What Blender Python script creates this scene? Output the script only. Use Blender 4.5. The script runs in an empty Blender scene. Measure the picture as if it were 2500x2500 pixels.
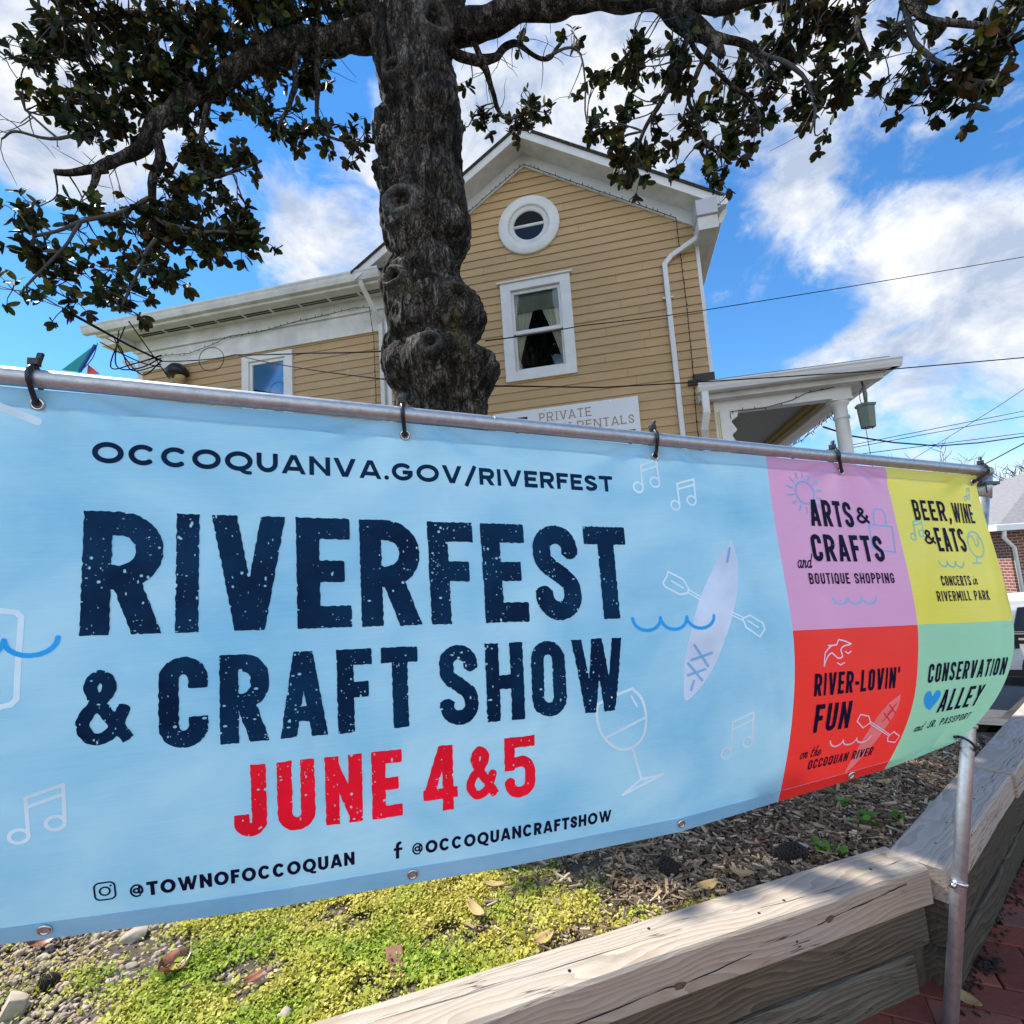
import bpy, math, random
import numpy as np
from mathutils import Vector, Matrix, noise as mnoise
random.seed(7)
RNG = np.random.default_rng(11)
scene = bpy.context.scene
COL = scene.collection

# ------------------------------------------------------------------ camera
EYE = np.array([0.0, 0.0, 1.55])
PITCH = math.atan(150/1250.0); ROLL = 0.066
cp, sp, cr, sr = math.cos(PITCH), math.sin(PITCH), math.cos(ROLL), math.sin(ROLL)
fw = Vector((0, cp, sp)); up0 = Vector((0, -sp, cp)); rt0 = Vector((1, 0, 0))
rt = rt0*cr - up0*sr; up = rt0*sr + up0*cr
cam_d = bpy.data.cameras.new('camera'); cam = bpy.data.objects.new('camera', cam_d); COL.objects.link(cam)
cam.matrix_world = Matrix(((rt.x, up.x, -fw.x, EYE[0]), (rt.y, up.y, -fw.y, EYE[1]), (rt.z, up.z, -fw.z, EYE[2]), (0, 0, 0, 1)))
cam_d.sensor_width = 36; cam_d.lens = 18; cam_d.clip_start = 0.02; cam_d.clip_end = 2000
scene.camera = cam

# ------------------------------------------------------------------ light and exposure
SUN_AZ = math.radians(-66); SUN_EL = math.radians(53)      # azimuth from +Y towards +X
sun_dir = Vector((math.sin(SUN_AZ)*math.cos(SUN_EL), math.cos(SUN_AZ)*math.cos(SUN_EL), math.sin(SUN_EL)))
sd = bpy.data.lights.new('sun', 'SUN'); sd.energy = 4.6; sd.angle = math.radians(0.5); sd.color = (1.0, 0.94, 0.85)
sun = bpy.data.objects.new('sun', sd); COL.objects.link(sun)
sun.rotation_euler = sun_dir.to_track_quat('Z', 'Y').to_euler(); sun.location = sun_dir*30
scene.view_settings.view_transform = 'Standard'; scene.view_settings.look = 'None'
scene.view_settings.exposure = 0.95; scene.view_settings.gamma = 1.0
scene.view_settings.use_curve_mapping = False
SKY_STRENGTH = 0.15
CLOUDS = [(-0.268,0.771,0.578,16.0,1.00),(-0.339,0.706,0.622,6.0,0.55),(-0.204,0.740,0.641,7.0,0.50),(-0.326,0.785,0.526,6.0,0.60),(-0.589,0.576,0.567,10.0,0.85),(-0.531,0.531,0.660,12.0,1.20),(-0.555,0.614,0.561,5.0,0.50),(-0.516,0.635,0.575,7.0,0.50),(0.077,0.690,0.719,9.0,0.80),(0.008,0.740,0.672,6.0,0.70),(0.167,0.639,0.751,9.0,0.70),(0.296,0.739,0.605,10.0,0.70),(0.248,0.682,0.689,8.0,0.60),(0.444,0.720,0.533,7.0,0.80),(0.488,0.683,0.543,7.0,0.60),(0.527,0.713,0.462,10.0,0.90),(0.602,0.663,0.445,9.0,0.80),(0.635,0.612,0.472,5.0,0.50),(0.643,0.690,0.332,12.0,1.00),(0.671,0.629,0.393,9.0,1.00),(0.577,0.769,0.275,8.0,0.80),(0.695,0.691,0.197,10.0,0.70),(0.438,0.778,0.449,4.0,0.60),(0.424,0.821,0.382,4.0,0.35),(0.484,0.818,0.311,5.0,0.60),(-0.174,0.673,0.719,5.0,0.40),(0.478,0.611,0.630,9.0,0.60),(0.528,0.575,0.625,9.0,0.60),(0.632,0.561,0.535,4.0,0.30),(-0.278,0.678,0.680,9.0,-0.90),(-0.341,0.679,0.650,7.0,-0.70),(-0.414,0.697,0.586,6.0,-0.50),(-0.626,0.643,0.441,12.0,-0.90),(-0.553,0.676,0.488,10.0,-0.50),(-0.455,0.752,0.478,5.0,-0.80),(-0.535,0.725,0.434,6.0,-0.70),(0.444,0.675,0.590,6.0,-0.90),(0.393,0.720,0.572,4.0,-0.40),(0.529,0.654,0.540,4.0,-0.70),(0.637,0.586,0.501,9.0,-1.10),(0.609,0.616,0.500,6.0,-0.70),(0.523,0.766,0.373,4.0,-0.70),(0.475,0.775,0.417,4.0,-0.60),(0.401,0.823,0.403,6.0,-1.00),(0.376,0.780,0.501,4.0,-0.60),(0.454,0.753,0.477,4.0,-0.70),(0.395,0.757,0.520,4.0,-0.50),(0.482,0.803,0.350,5.0,-0.60),(0.544,0.745,0.386,4.0,-0.60),(0.590,0.626,0.510,5.0,-0.70),(0.497,0.707,0.503,4.0,-0.40),(0.642,0.625,0.445,4.0,-0.50),(0.670,0.687,0.282,6.0,-0.60),(0.620,0.724,0.303,5.0,-0.50),(0.551,0.801,0.237,7.0,-0.60),(0.655,0.732,0.190,6.0,-0.50),(0.405,0.712,0.574,4.0,-0.60),(0.279,0.783,0.557,6.0,-0.50),(0.541,0.680,0.495,3.0,-0.50),(0.590,0.744,0.314,4.0,-0.35),(-0.222,0.618,0.754,8.0,-0.40),(0.534,0.637,0.556,4.0,-0.50),(-0.190,0.653,0.733,5.0,-0.40),(0.058,0.664,0.745,4.0,-0.40),(0.506,0.734,0.452,3.0,-0.30),(0.442,0.837,0.322,5.0,-0.40)]

def sky():
    w = bpy.data.worlds.new('World'); scene.world = w; w.use_nodes = True
    nt = w.node_tree; N = nt.nodes; L = nt.links; N.clear()
    out = N.new('ShaderNodeOutputWorld'); bg = N.new('ShaderNodeBackground'); L.new(bg.outputs[0], out.inputs[0])
    bg.inputs['Strength'].default_value = SKY_STRENGTH
    sk = N.new('ShaderNodeTexSky'); sk.sky_type = 'NISHITA'; sk.sun_disc = False
    sk.sun_elevation = SUN_EL; sk.sun_rotation = SUN_AZ; sk.air_density = 1.0; sk.dust_density = 0.0; sk.ozone_density = 4.0
    tc = N.new('ShaderNodeTexCoord')
    def math_(op, a, b=None, clamp=False):
        n = N.new('ShaderNodeMath'); n.operation = op; n.use_clamp = clamp
        for i, x in enumerate((a, b)):
            if x is None: continue
            if isinstance(x, (int, float)): n.inputs[i].default_value = x
            else: L.new(x, n.inputs[i])
        return n.outputs[0]
    # cloud layer: fractal noise on the view direction with banks of cloud and gaps of blue at fixed bearings
    mp = N.new('ShaderNodeMapping'); mp.inputs['Scale'].default_value = (1.0, 1.0, 1.35); mp.inputs['Rotation'].default_value = (0, math.radians(38), 0); L.new(tc.outputs['Generated'], mp.inputs[0])
    def nz(scale, detail, rough, dist=0.0, src=None):
        n = N.new('ShaderNodeTexNoise'); n.inputs['Scale'].default_value = scale; n.inputs['Detail'].default_value = detail
        n.inputs['Roughness'].default_value = rough; n.inputs['Distortion'].default_value = dist
        L.new(src or mp.outputs[0], n.inputs['Vector']); return n.outputs['Fac']
    n1 = nz(5.2, 10, 0.6, 0.5); n2 = nz(15, 8, 0.62, 0.3)
    tot = math_('ADD', math_('MULTIPLY', math_('SUBTRACT', n1, 0.5), 3.6), math_('MULTIPLY', math_('SUBTRACT', n2, 0.5), 1.5))
    for (x, y, z, deg, wgt) in CLOUDS:
        vm = N.new('ShaderNodeVectorMath'); vm.operation = 'DISTANCE'; L.new(tc.outputs['Generated'], vm.inputs[0]); vm.inputs[1].default_value = (x, y, z)
        r = math.radians(deg)
        g = math_('EXPONENT', math_('MULTIPLY', math_('MULTIPLY', vm.outputs['Value'], vm.outputs['Value']), -1.0/(r*r)))
        tot = math_('ADD', tot, math_('MULTIPLY', g, wgt*0.85))
    # unseen bright cloud added behind the camera as fill light for the shaded fronts
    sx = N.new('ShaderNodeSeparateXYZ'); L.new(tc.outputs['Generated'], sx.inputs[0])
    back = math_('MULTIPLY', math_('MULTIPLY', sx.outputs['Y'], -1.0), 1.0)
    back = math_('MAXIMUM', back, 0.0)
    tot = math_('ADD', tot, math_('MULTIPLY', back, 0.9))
    ramp = N.new('ShaderNodeMapRange'); ramp.interpolation_type = 'SMOOTHSTEP'; L.new(tot, ramp.inputs['Value'])
    ramp.inputs['From Min'].default_value = 0.20; ramp.inputs['From Max'].default_value = 1.30
    # cloud brightness: dense parts a little greyer
    cr_ = N.new('ShaderNodeValToRGB'); L.new(math_('MULTIPLY', math_('ADD', nz(8.0, 9, 0.62, 0.4), math_('MULTIPLY', tot, 0.07)), 1.0), cr_.inputs[0])
    cr_.color_ramp.elements[0].position = 0.42; cr_.color_ramp.elements[0].color = (3.9, 3.92, 3.95, 1)
    cr_.color_ramp.elements[1].position = 0.70; cr_.color_ramp.elements[1].color = (1.75, 2.1, 2.75, 1)
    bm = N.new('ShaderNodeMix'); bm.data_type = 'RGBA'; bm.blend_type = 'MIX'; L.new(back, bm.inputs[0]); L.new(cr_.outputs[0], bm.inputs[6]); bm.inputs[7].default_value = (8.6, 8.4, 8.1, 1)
    hs = N.new('ShaderNodeHueSaturation'); hs.inputs['Saturation'].default_value = 1.24; hs.inputs['Value'].default_value = 0.82; L.new(sk.outputs[0], hs.inputs['Color'])
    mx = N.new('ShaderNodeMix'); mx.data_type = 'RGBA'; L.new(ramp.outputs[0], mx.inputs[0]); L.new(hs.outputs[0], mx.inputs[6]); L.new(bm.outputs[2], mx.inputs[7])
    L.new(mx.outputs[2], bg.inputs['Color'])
    w.cycles.sampling_method = 'MANUAL'; w.cycles.sample_map_resolution = 1024
sky()

# ------------------------------------------------------------------ mesh helpers
class MB:
    def __init__(self): self.v = []; self.f = []; self.mi = []; self.m = 0
    def add(self, vs, fs):
        o = len(self.v); self.v.extend([tuple(map(float, p)) for p in vs])
        for f in fs: self.f.append(tuple(o+i for i in f)); self.mi.append(self.m)
        return self
    def box(self, x0, x1, y0, y1, z0, z1):
        v = [(x, y, z) for z in (z0, z1) for y in (y0, y1) for x in (x0, x1)]
        return self.add(v, [(0, 2, 3, 1), (4, 5, 7, 6), (0, 1, 5, 4), (2, 6, 7, 3), (0, 4, 6, 2), (1, 3, 7, 5)])
    def obox(self, c, ax, ay, az):
        c, ax, ay, az = map(np.array, (c, ax, ay, az))
        v = [c+ax*i+ay*j+az*k for k in (-1, 1) for j in (-1, 1) for i in (-1, 1)]
        return self.add(v, [(0, 2, 3, 1), (4, 5, 7, 6), (0, 1, 5, 4), (2, 6, 7, 3), (0, 4, 6, 2), (1, 3, 7, 5)])
    def tube(self, pts, r, n=10, cap=True, squash=1.0):
        pts = [np.array(p, float) for p in pts]; m = len(pts)
        rs = [r]*m if np.isscalar(r) else list(r)
        T = [pts[min(i+1, m-1)]-pts[max(i-1, 0)] for i in range(m)]
        T = [t/(np.linalg.norm(t)+1e-12) for t in T]
        a = np.array([0, 0, 1.0]) if abs(T[0][2]) < .9 else np.array([1.0, 0, 0])
        u = np.cross(T[0], a); u /= np.linalg.norm(u); vs = []
        for i in range(m):
            u = u-T[i]*(u@T[i]); u /= np.linalg.norm(u)+1e-12; w = np.cross(T[i], u)
            for k in range(n):
                an = 2*math.pi*k/n; vs.append(pts[i]+rs[i]*(math.cos(an)*u+squash*math.sin(an)*w))
        fs = [(i*n+k, i*n+(k+1) % n, (i+1)*n+(k+1) % n, (i+1)*n+k) for i in range(m-1) for k in range(n)]
        if cap: fs += [tuple(range(n-1, -1, -1)), tuple(range((m-1)*n, m*n))]
        return self.add(vs, fs)
    def prism(self, poly, fn, d0, d1):
        n = len(poly); vs = [fn(a, b, d0) for a, b in poly]+[fn(a, b, d1) for a, b in poly]
        fs = [tuple(range(n-1, -1, -1)), tuple(range(n, 2*n))]+[(i, (i+1) % n, n+(i+1) % n, n+i) for i in range(n)]
        return self.add(vs, fs)
    def lathe(self, c, prof, n=24, axis=2):
        vs = []
        for r, z in prof:
            for k in range(n):
                a = 2*math.pi*k/n; p = [r*math.cos(a), r*math.sin(a), z]
                if axis == 1: p = [p[0], p[2], p[1]]
                if axis == 0: p = [p[2], p[0], p[1]]
                vs.append((c[0]+p[0], c[1]+p[1], c[2]+p[2]))
        m = len(prof)
        fs = [(i*n+k, i*n+(k+1) % n, (i+1)*n+(k+1) % n, (i+1)*n+k) for i in range(m-1) for k in range(n)]
        if prof[0][0] > 1e-6: fs.append(tuple(range(n-1, -1, -1)))
        if prof[-1][0] > 1e-6: fs.append(tuple(range((m-1)*n, m*n)))
        return self.add(vs, fs)
    def build(self, name, mat, parent=None, smooth=False, bevel=0, seg=2, fix=True):
        me = bpy.data.meshes.new(name); me.from_pydata(self.v, [], self.f)
        mats = mat if isinstance(mat, (list, tuple)) else [mat]
        for x in mats: me.materials.append(x)
        if any(self.mi): me.polygons.foreach_set('material_index', self.mi)
        if smooth: me.polygons.foreach_set('use_smooth', [True]*len(me.polygons))
        if fix:
            import bmesh
            bm = bmesh.new(); bm.from_mesh(me); bmesh.ops.recalc_face_normals(bm, faces=bm.faces); bm.to_mesh(me); bm.free()
        me.update()
        o = bpy.data.objects.new(name, me); COL.objects.link(o)
        if parent: o.parent = parent
        if bevel:
            b = o.modifiers.new('bevel', 'BEVEL'); b.width = bevel; b.segments = seg; b.limit_method = 'ANGLE'; b.angle_limit = math.radians(50)
        return o

def fast_mesh(name, V, F, mat, parent=None, smooth=False, mi=None):
    """numpy mesh; F is an (n,k) array"""
    me = bpy.data.meshes.new(name); n, k = F.shape
    me.vertices.add(len(V)); me.vertices.foreach_set('co', np.ascontiguousarray(V, np.float32).ravel())
    me.loops.add(n*k); me.loops.foreach_set('vertex_index', np.ascontiguousarray(F, np.int32).ravel())
    me.polygons.add(n); me.polygons.foreach_set('loop_start', np.arange(0, n*k, k, dtype=np.int32))
    for x in (mat if isinstance(mat, (list, tuple)) else [mat]): me.materials.append(x)
    if mi is not None: me.polygons.foreach_set('material_index', np.ascontiguousarray(mi, np.int32))
    me.polygons.foreach_set('use_smooth', np.full(n, smooth))
    me.update(calc_edges=True); me.validate()
    o = bpy.data.objects.new(name, me); COL.objects.link(o)
    if parent: o.parent = parent
    return o

def tag(o, label=None, cat=None, group=None, kind=None):
    if label: o['label'] = label
    if cat: o['category'] = cat
    if group: o['group'] = group
    if kind: o['kind'] = kind
    return o
def thing(name, label, cat, loc=(0, 0, 0), rz=0.0, group=None):
    o = bpy.data.objects.new(name, None); COL.objects.link(o); o.location = loc; o.rotation_euler = (0, 0, rz)
    o.empty_display_size = .1
    return tag(o, label, cat, group)

# ------------------------------------------------------------------ materials
def new_mat(name):
    m = bpy.data.materials.new(name); m.use_nodes = True
    nt = m.node_tree; return m, nt.nodes, nt.links, nt.nodes['Principled BSDF']
def coord(N, L, scale=(1, 1, 1), kind='Object', rot=(0, 0, 0)):
    t = N.new('ShaderNodeTexCoord'); mp = N.new('ShaderNodeMapping'); mp.inputs['Scale'].default_value = scale; mp.inputs['Rotation'].default_value = rot
    L.new(t.outputs[kind], mp.inputs[0]); return mp.outputs[0]
def noise_n(N, L, vec, scale, detail=6, rough=.6, dist=0):
    n = N.new('ShaderNodeTexNoise'); n.inputs['Scale'].default_value = scale; n.inputs['Detail'].default_value = detail; n.inputs['Roughness'].default_value = rough; n.inputs['Distortion'].default_value = dist
    L.new(vec, n.inputs['Vector']); return n.outputs['Fac']
def ramp_n(N, L, fac, stops):
    r = N.new('ShaderNodeValToRGB'); L.new(fac, r.inputs[0]); e = r.color_ramp.elements
    while len(e) < len(stops): e.new(.5)
    for i, (p, c) in enumerate(stops): e[i].position = p; e[i].color = (*c, 1)
    return r.outputs[0]
def mix_n(N, L, fac, a, b, mode='MIX'):
    m = N.new('ShaderNodeMix'); m.data_type = 'RGBA'; m.blend_type = mode
    for i, x in ((0, fac), (6, a), (7, b)):
        if isinstance(x, (int, float)): m.inputs[i].default_value = x
        elif isinstance(x, tuple): m.inputs[i].default_value = (*x, 1)
        else: L.new(x, m.inputs[i])
    return m.outputs[2]
def bump_n(N, L, h, strength=.3, dist=.01, nrm=None):
    b = N.new('ShaderNodeBump'); b.inputs['Strength'].default_value = strength; b.inputs['Distance'].default_value = dist
    L.new(h, b.inputs['Height'])
    if nrm: L.new(nrm, b.inputs['Normal'])
    return b.outputs[0]
def simple(name, c, rough=.6, metal=0, var=.0, scale=8, bump=0, kind='Object', spec=None, stretch=(1, 1, 1)):
    m, N, L, P = new_mat(name); P.inputs['Roughness'].default_value = rough; P.inputs['Metallic'].default_value = metal
    if spec is not None: P.inputs['Specular IOR Level'].default_value = spec
    P.inputs['Base Color'].default_value = (*c, 1)
    if var or bump:
        v = coord(N, L, stretch, kind); f = noise_n(N, L, v, scale, 8, .65)
        if var:
            d = tuple(x*(1-var) for x in c); l = tuple(min(1, x*(1+var*.6)) for x in c)
            L.new(ramp_n(N, L, f, [(.3, d), (.7, l)]), P.inputs['Base Color'])
        if bump: L.new(bump_n(N, L, f, bump, .01), P.inputs['Normal'])
    return m
M = {}
M['white'] = simple('white_paint', (.74, .74, .72), .5, var=.10, scale=5, bump=.05)
M['white_old'] = simple('weathered_white_paint', (.70, .69, .66), .6, var=.22, scale=3.5, bump=.06)
M['white_shiny'] = simple('white_aluminium', (.78, .79, .79), .35, var=.05, scale=3)
M['sign_white'] = simple('sign_board', (.74, .76, .78), .45, var=.04, scale=2)
M['black'] = simple('black_plastic', (.012, .012, .014), .38)
M['cable'] = simple('black_cable', (.012, .012, .014), .9, spec=.05)
M['dark'] = simple('dark_interior', (.004, .004, .005), .9)
M['shingle'] = simple('asphalt_shingle', (.09, .085, .08), .9, var=.5, scale=30, bump=.5)
M['shingle_grey'] = simple('grey_shingle', (.20, .20, .21), .9, var=.3, scale=14, bump=.3)
M['ceiling'] = None
M['curtain'] = simple('curtain_cloth', (.84, .80, .64), .85, var=.1, scale=6)
M['navy'] = None
M['steel'] = simple('brushed_steel', (.62, .62, .62), .25, 1.0, var=.1, scale=40)
M['grey_box'] = simple('grey_green_enamel', (.16, .19, .15), .45, var=.12, scale=9)
M['yellow_trim'] = simple('ochre_trim', (.34, .25, .11), .6, var=.2, scale=10)

def siding_mat():
    m, N, L, P = new_mat('tan_vinyl_siding'); P.inputs['Roughness'].default_value = .55
    v = coord(N, L, (1, 1, 6)); f = noise_n(N, L, v, 2.2, 6, .6)
    c = ramp_n(N, L, f, [(.25, (.475, .312, .146)), (.75, (.56, .380, .192))])
    v2 = coord(N, L, (9, 1, .8)); f2 = noise_n(N, L, v2, 1.3, 8, .7)
    c = mix_n(N, L, ramp_n(N, L, f2, [(.58, (0, 0, 0)), (.85, (.35, .35, .35))]), c, (.30, .19, .09))
    gi = N.new('ShaderNodeNewGeometry'); c = mix_n(N, L, 1.0, c, ramp_n(N, L, gi.outputs['Random Per Island'], [(0, (.90, .895, .89)), (1, (1, 1, 1))]), 'MULTIPLY')
    L.new(c, P.inputs['Base Color'])
    g = noise_n(N, L, coord(N, L, (3, 3, 60)), 5, 4, .6); L.new(bump_n(N, L, g, .08, .004), P.inputs['Normal'])
    return m
M['siding'] = siding_mat()

def wood_mat(name, light, dark, grey, weather, cracks=.5, seed=0.0, fine=.5):
    """solid-texture timber with its length along the object's own X"""
    m, N, L, P = new_mat(name); P.inputs['Roughness'].default_value = .78; P.inputs['Specular IOR Level'].default_value = .25
    t = N.new('ShaderNodeTexCoord'); mp = N.new('ShaderNodeMapping'); mp.inputs['Location'].default_value = (seed, seed*.37, seed*.61); L.new(t.outputs['Object'], mp.inputs[0])
    v = mp.outputs[0]
    def sc(s):
        q = N.new('ShaderNodeMapping'); q.inputs['Scale'].default_value = s; L.new(v, q.inputs[0]); return q.outputs[0]
    warp = N.new('ShaderNodeTexNoise'); warp.inputs['Scale'].default_value = 2.2; warp.inputs['Detail'].default_value = 2; L.new(sc((.9, 3, 3)), warp.inputs['Vector'])
    add = N.new('ShaderNodeVectorMath'); add.operation = 'MULTIPLY_ADD'; L.new(warp.outputs['Color'], add.inputs[0]); add.inputs[1].default_value = (0, .13, .13); L.new(sc((.05, 1, 1)), add.inputs[2])
    w = N.new('ShaderNodeTexWave'); w.wave_type = 'RINGS'; w.rings_direction = 'X'; w.inputs['Scale'].default_value = 24; w.inputs['Distortion'].default_value = 2.6; w.inputs['Detail'].default_value = 3; w.inputs['Detail Scale'].default_value = 2; w.wave_profile = 'SAW'
    L.new(add.outputs[0], w.inputs['Vector'])
    fine_n = noise_n(N, L, sc((4, 110, 110)), 2.2, 6, .7)
    big = noise_n(N, L, sc((1.6, 7, 7)), 2.0, 5, .6)
    grain = N.new('ShaderNodeMath'); grain.operation = 'MULTIPLY_ADD'; L.new(w.outputs['Fac'], grain.inputs[0]); grain.inputs[1].default_value = .62
    fm = N.new('ShaderNodeMath'); fm.operation = 'MULTIPLY'; L.new(fine_n, fm.inputs[0]); fm.inputs[1].default_value = fine; L.new(fm.outputs[0], grain.inputs[2])
    c = ramp_n(N, L, grain.outputs[0], [(.25, light), (.95, dark)])
    c = mix_n(N, L, ramp_n(N, L, big, [(.5-.3*weather, (0, 0, 0)), (.8, (weather, weather, weather))]), c, grey)
    # dirt / algae blotches
    blot = noise_n(N, L, sc((2.5, 9, 16)), 3, 8, .72)
    c = mix_n(N, L, ramp_n(N, L, blot, [(.56, (0, 0, 0)), (.74, (.6, .6, .6))]), c, tuple(x*.45 for x in grey))
    # drying cracks along the grain
    ck = noise_n(N, L, sc((1.1, 26, 26)), 1.7, 3, .5, .1)
    ckr = ramp_n(N, L, ck, [(.488, (0, 0, 0)), (.5, (1, 1, 1)), (.512, (0, 0, 0))])
    gate = ramp_n(N, L, noise_n(N, L, sc((1.2, 5, 5)), 2.7, 2, .5), [(.56-.2*cracks, (0, 0, 0)), (.64-.2*cracks, (1, 1, 1))])
    cm = N.new('ShaderNodeMath'); cm.operation = 'MULTIPLY'; L.new(ckr, cm.inputs[0]); L.new(gate, cm.inputs[1])
    c = mix_n(N, L, cm.outputs[0], c, (.03, .022, .016))
    L.new(c, P.inputs['Base Color'])
    h = N.new('ShaderNodeMath'); h.operation = 'SUBTRACT'; L.new(grain.outputs[0], h.inputs[0]); L.new(cm.outputs[0], h.inputs[1])
    L.new(bump_n(N, L, h.outputs[0], .35, .006), P.inputs['Normal'])
    return m
M['wood_new'] = wood_mat('pale_new_timber', (.455, .385, .31), (.27, .19, .12), (.37, .35, .315), .75, .2, .3)
M['wood_mid'] = wood_mat('pale_sun_bleached_timber', (.46, .40, .335), (.30, .225, .16), (.42, .40, .37), .75, .45, 2.1)
M['wood_old'] = wood_mat('old_grey_timber', (.20, .16, .115), (.062, .048, .032), (.125, .112, .085), .6, .9, 4.7, fine=1.0)
M['wood_mid2'] = wood_mat('green_grey_timber', (.215, .19, .145), (.075, .062, .044), (.155, .152, .12), .65, .9, 6.3, fine=1.0)
M['wood_dark'] = wood_mat('dark_weathered_timber', (.145, .118, .082), (.04, .032, .022), (.088, .08, .058), .6, .9, 7.9, fine=1.0)

def galv():
    m, N, L, P = new_mat('galvanised_pipe'); P.inputs['Metallic'].default_value = .85; 
    v = coord(N, L, (1, 1, 1)); f = noise_n(N, L, v, 60, 6, .7)
    L.new(ramp_n(N, L, f, [(.3, (.38, .41, .43)), (.75, (.60, .62, .64))]), P.inputs['Base Color'])
    g = noise_n(N, L, v, 9, 8, .75)
    dirt = ramp_n(N, L, g, [(.55, (0, 0, 0)), (.72, (1, 1, 1))])
    rr = N.new('ShaderNodeMapRange'); L.new(g, rr.inputs[0]); rr.inputs['To Min'].default_value = .34; rr.inputs['To Max'].default_value = .62; L.new(rr.outputs[0], P.inputs['Roughness'])
    L.new(bump_n(N, L, f, .05, .002), P.inputs['Normal'])
    return m
M['galv'] = galv()

def banner_mat(name, c, c2, trans=.42, scale=3.0, mixamt=1.0):
    m, N, L, P = new_mat(name)
    out = N['Material Output']
    v = coord(N, L, (1, 1, 1.5)); f = noise_n(N, L, v, scale, 5, .55, .3)
    col = ramp_n(N, L, f, [(.32, c), (.68, c2)])
    st = noise_n(N, L, coord(N, L, (2, 2, 60)), 6, 3, .6)
    col = mix_n(N, L, ramp_n(N, L, st, [(.45, (0, 0, 0)), (.8, (.12, .12, .12))]), col, tuple(min(1, x*1.35+.03) for x in c2))
    L.new(col, P.inputs['Base Color']); P.inputs['Roughness'].default_value = .42; P.inputs['Specular IOR Level'].default_value = .35
    weave = noise_n(N, L, v, 240, 2, .5); wr = noise_n(N, L, coord(N, L, (1, 1, .5)), 5, 3, .5)
    b1 = bump_n(N, L, weave, .04, .001); L.new(bump_n(N, L, wr, .12, .01, b1), P.inputs['Normal'])
    tr = N.new('ShaderNodeBsdfTranslucent'); L.new(col, tr.inputs['Color'])
    ms = N.new('ShaderNodeMixShader'); ms.inputs[0].default_value = trans
    L.new(P.outputs[0], ms.inputs[1]); L.new(tr.outputs[0], ms.inputs[2]); L.new(ms.outputs[0], out.inputs[0])
    return m
BT = .17
M['b_blue'] = banner_mat('sky_blue_vinyl', (.19, .51, .765), (.385, .69, .87), BT, 3.2)
M['b_pink'] = banner_mat('lilac_pink_vinyl', (.64, .33, .58), (.66, .37, .60), BT)
M['b_yellow'] = banner_mat('lemon_yellow_vinyl', (.72, .69, .08), (.77, .74, .14), BT)
M['b_red'] = banner_mat('coral_red_vinyl', (.80, .035, .03), (.82, .05, .04), BT)
M['b_green'] = banner_mat('mint_green_vinyl', (.28, .62, .42), (.31, .66, .46), BT)
def ink(name, c, rough=.45, c2=None):
    m, N, L, P = new_mat(name); P.inputs['Roughness'].default_value = rough; P.inputs['Specular IOR Level'].default_value = .06
    v = coord(N, L); f = noise_n(N, L, v, 7, 4, .6)
    L.new(ramp_n(N, L, f, [(.35, c), (.65, c2 or tuple(x*1.25 for x in c))]), P.inputs['Base Color']); return m
M['navy'] = ink('navy_ink', (.002, .015, .050), .5, (.003, .036, .098))
M['navy_dark'] = ink('dark_navy_ink', (.006, .007, .032), .5)
M['ink_red'] = ink('red_ink', (.85, .012, .035), .42)
M['ink_pale'] = ink('pale_line_ink', (.64, .82, .92), .45)
M['ink_pale2'] = ink('kayak_ink', (.58, .72, .88), .45)
M['ink_cyan'] = ink('cyan_ink', (.03, .37, .82), .45)
M['ink_blue'] = ink('light_blue_ink', (.22, .48, .78), .45)
M['ink_teal'] = ink('teal_line_ink', (.20, .55, .55), .45)
M['ink_white'] = ink('pale_lilac_ink', (.72, .62, .78), .45)
M['ink_rose'] = ink('rose_ink', (.84, .22, .22), .45)
M['sign_gold'] = simple('tan_sign_ink', (.34, .25, .18), .6)

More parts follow.
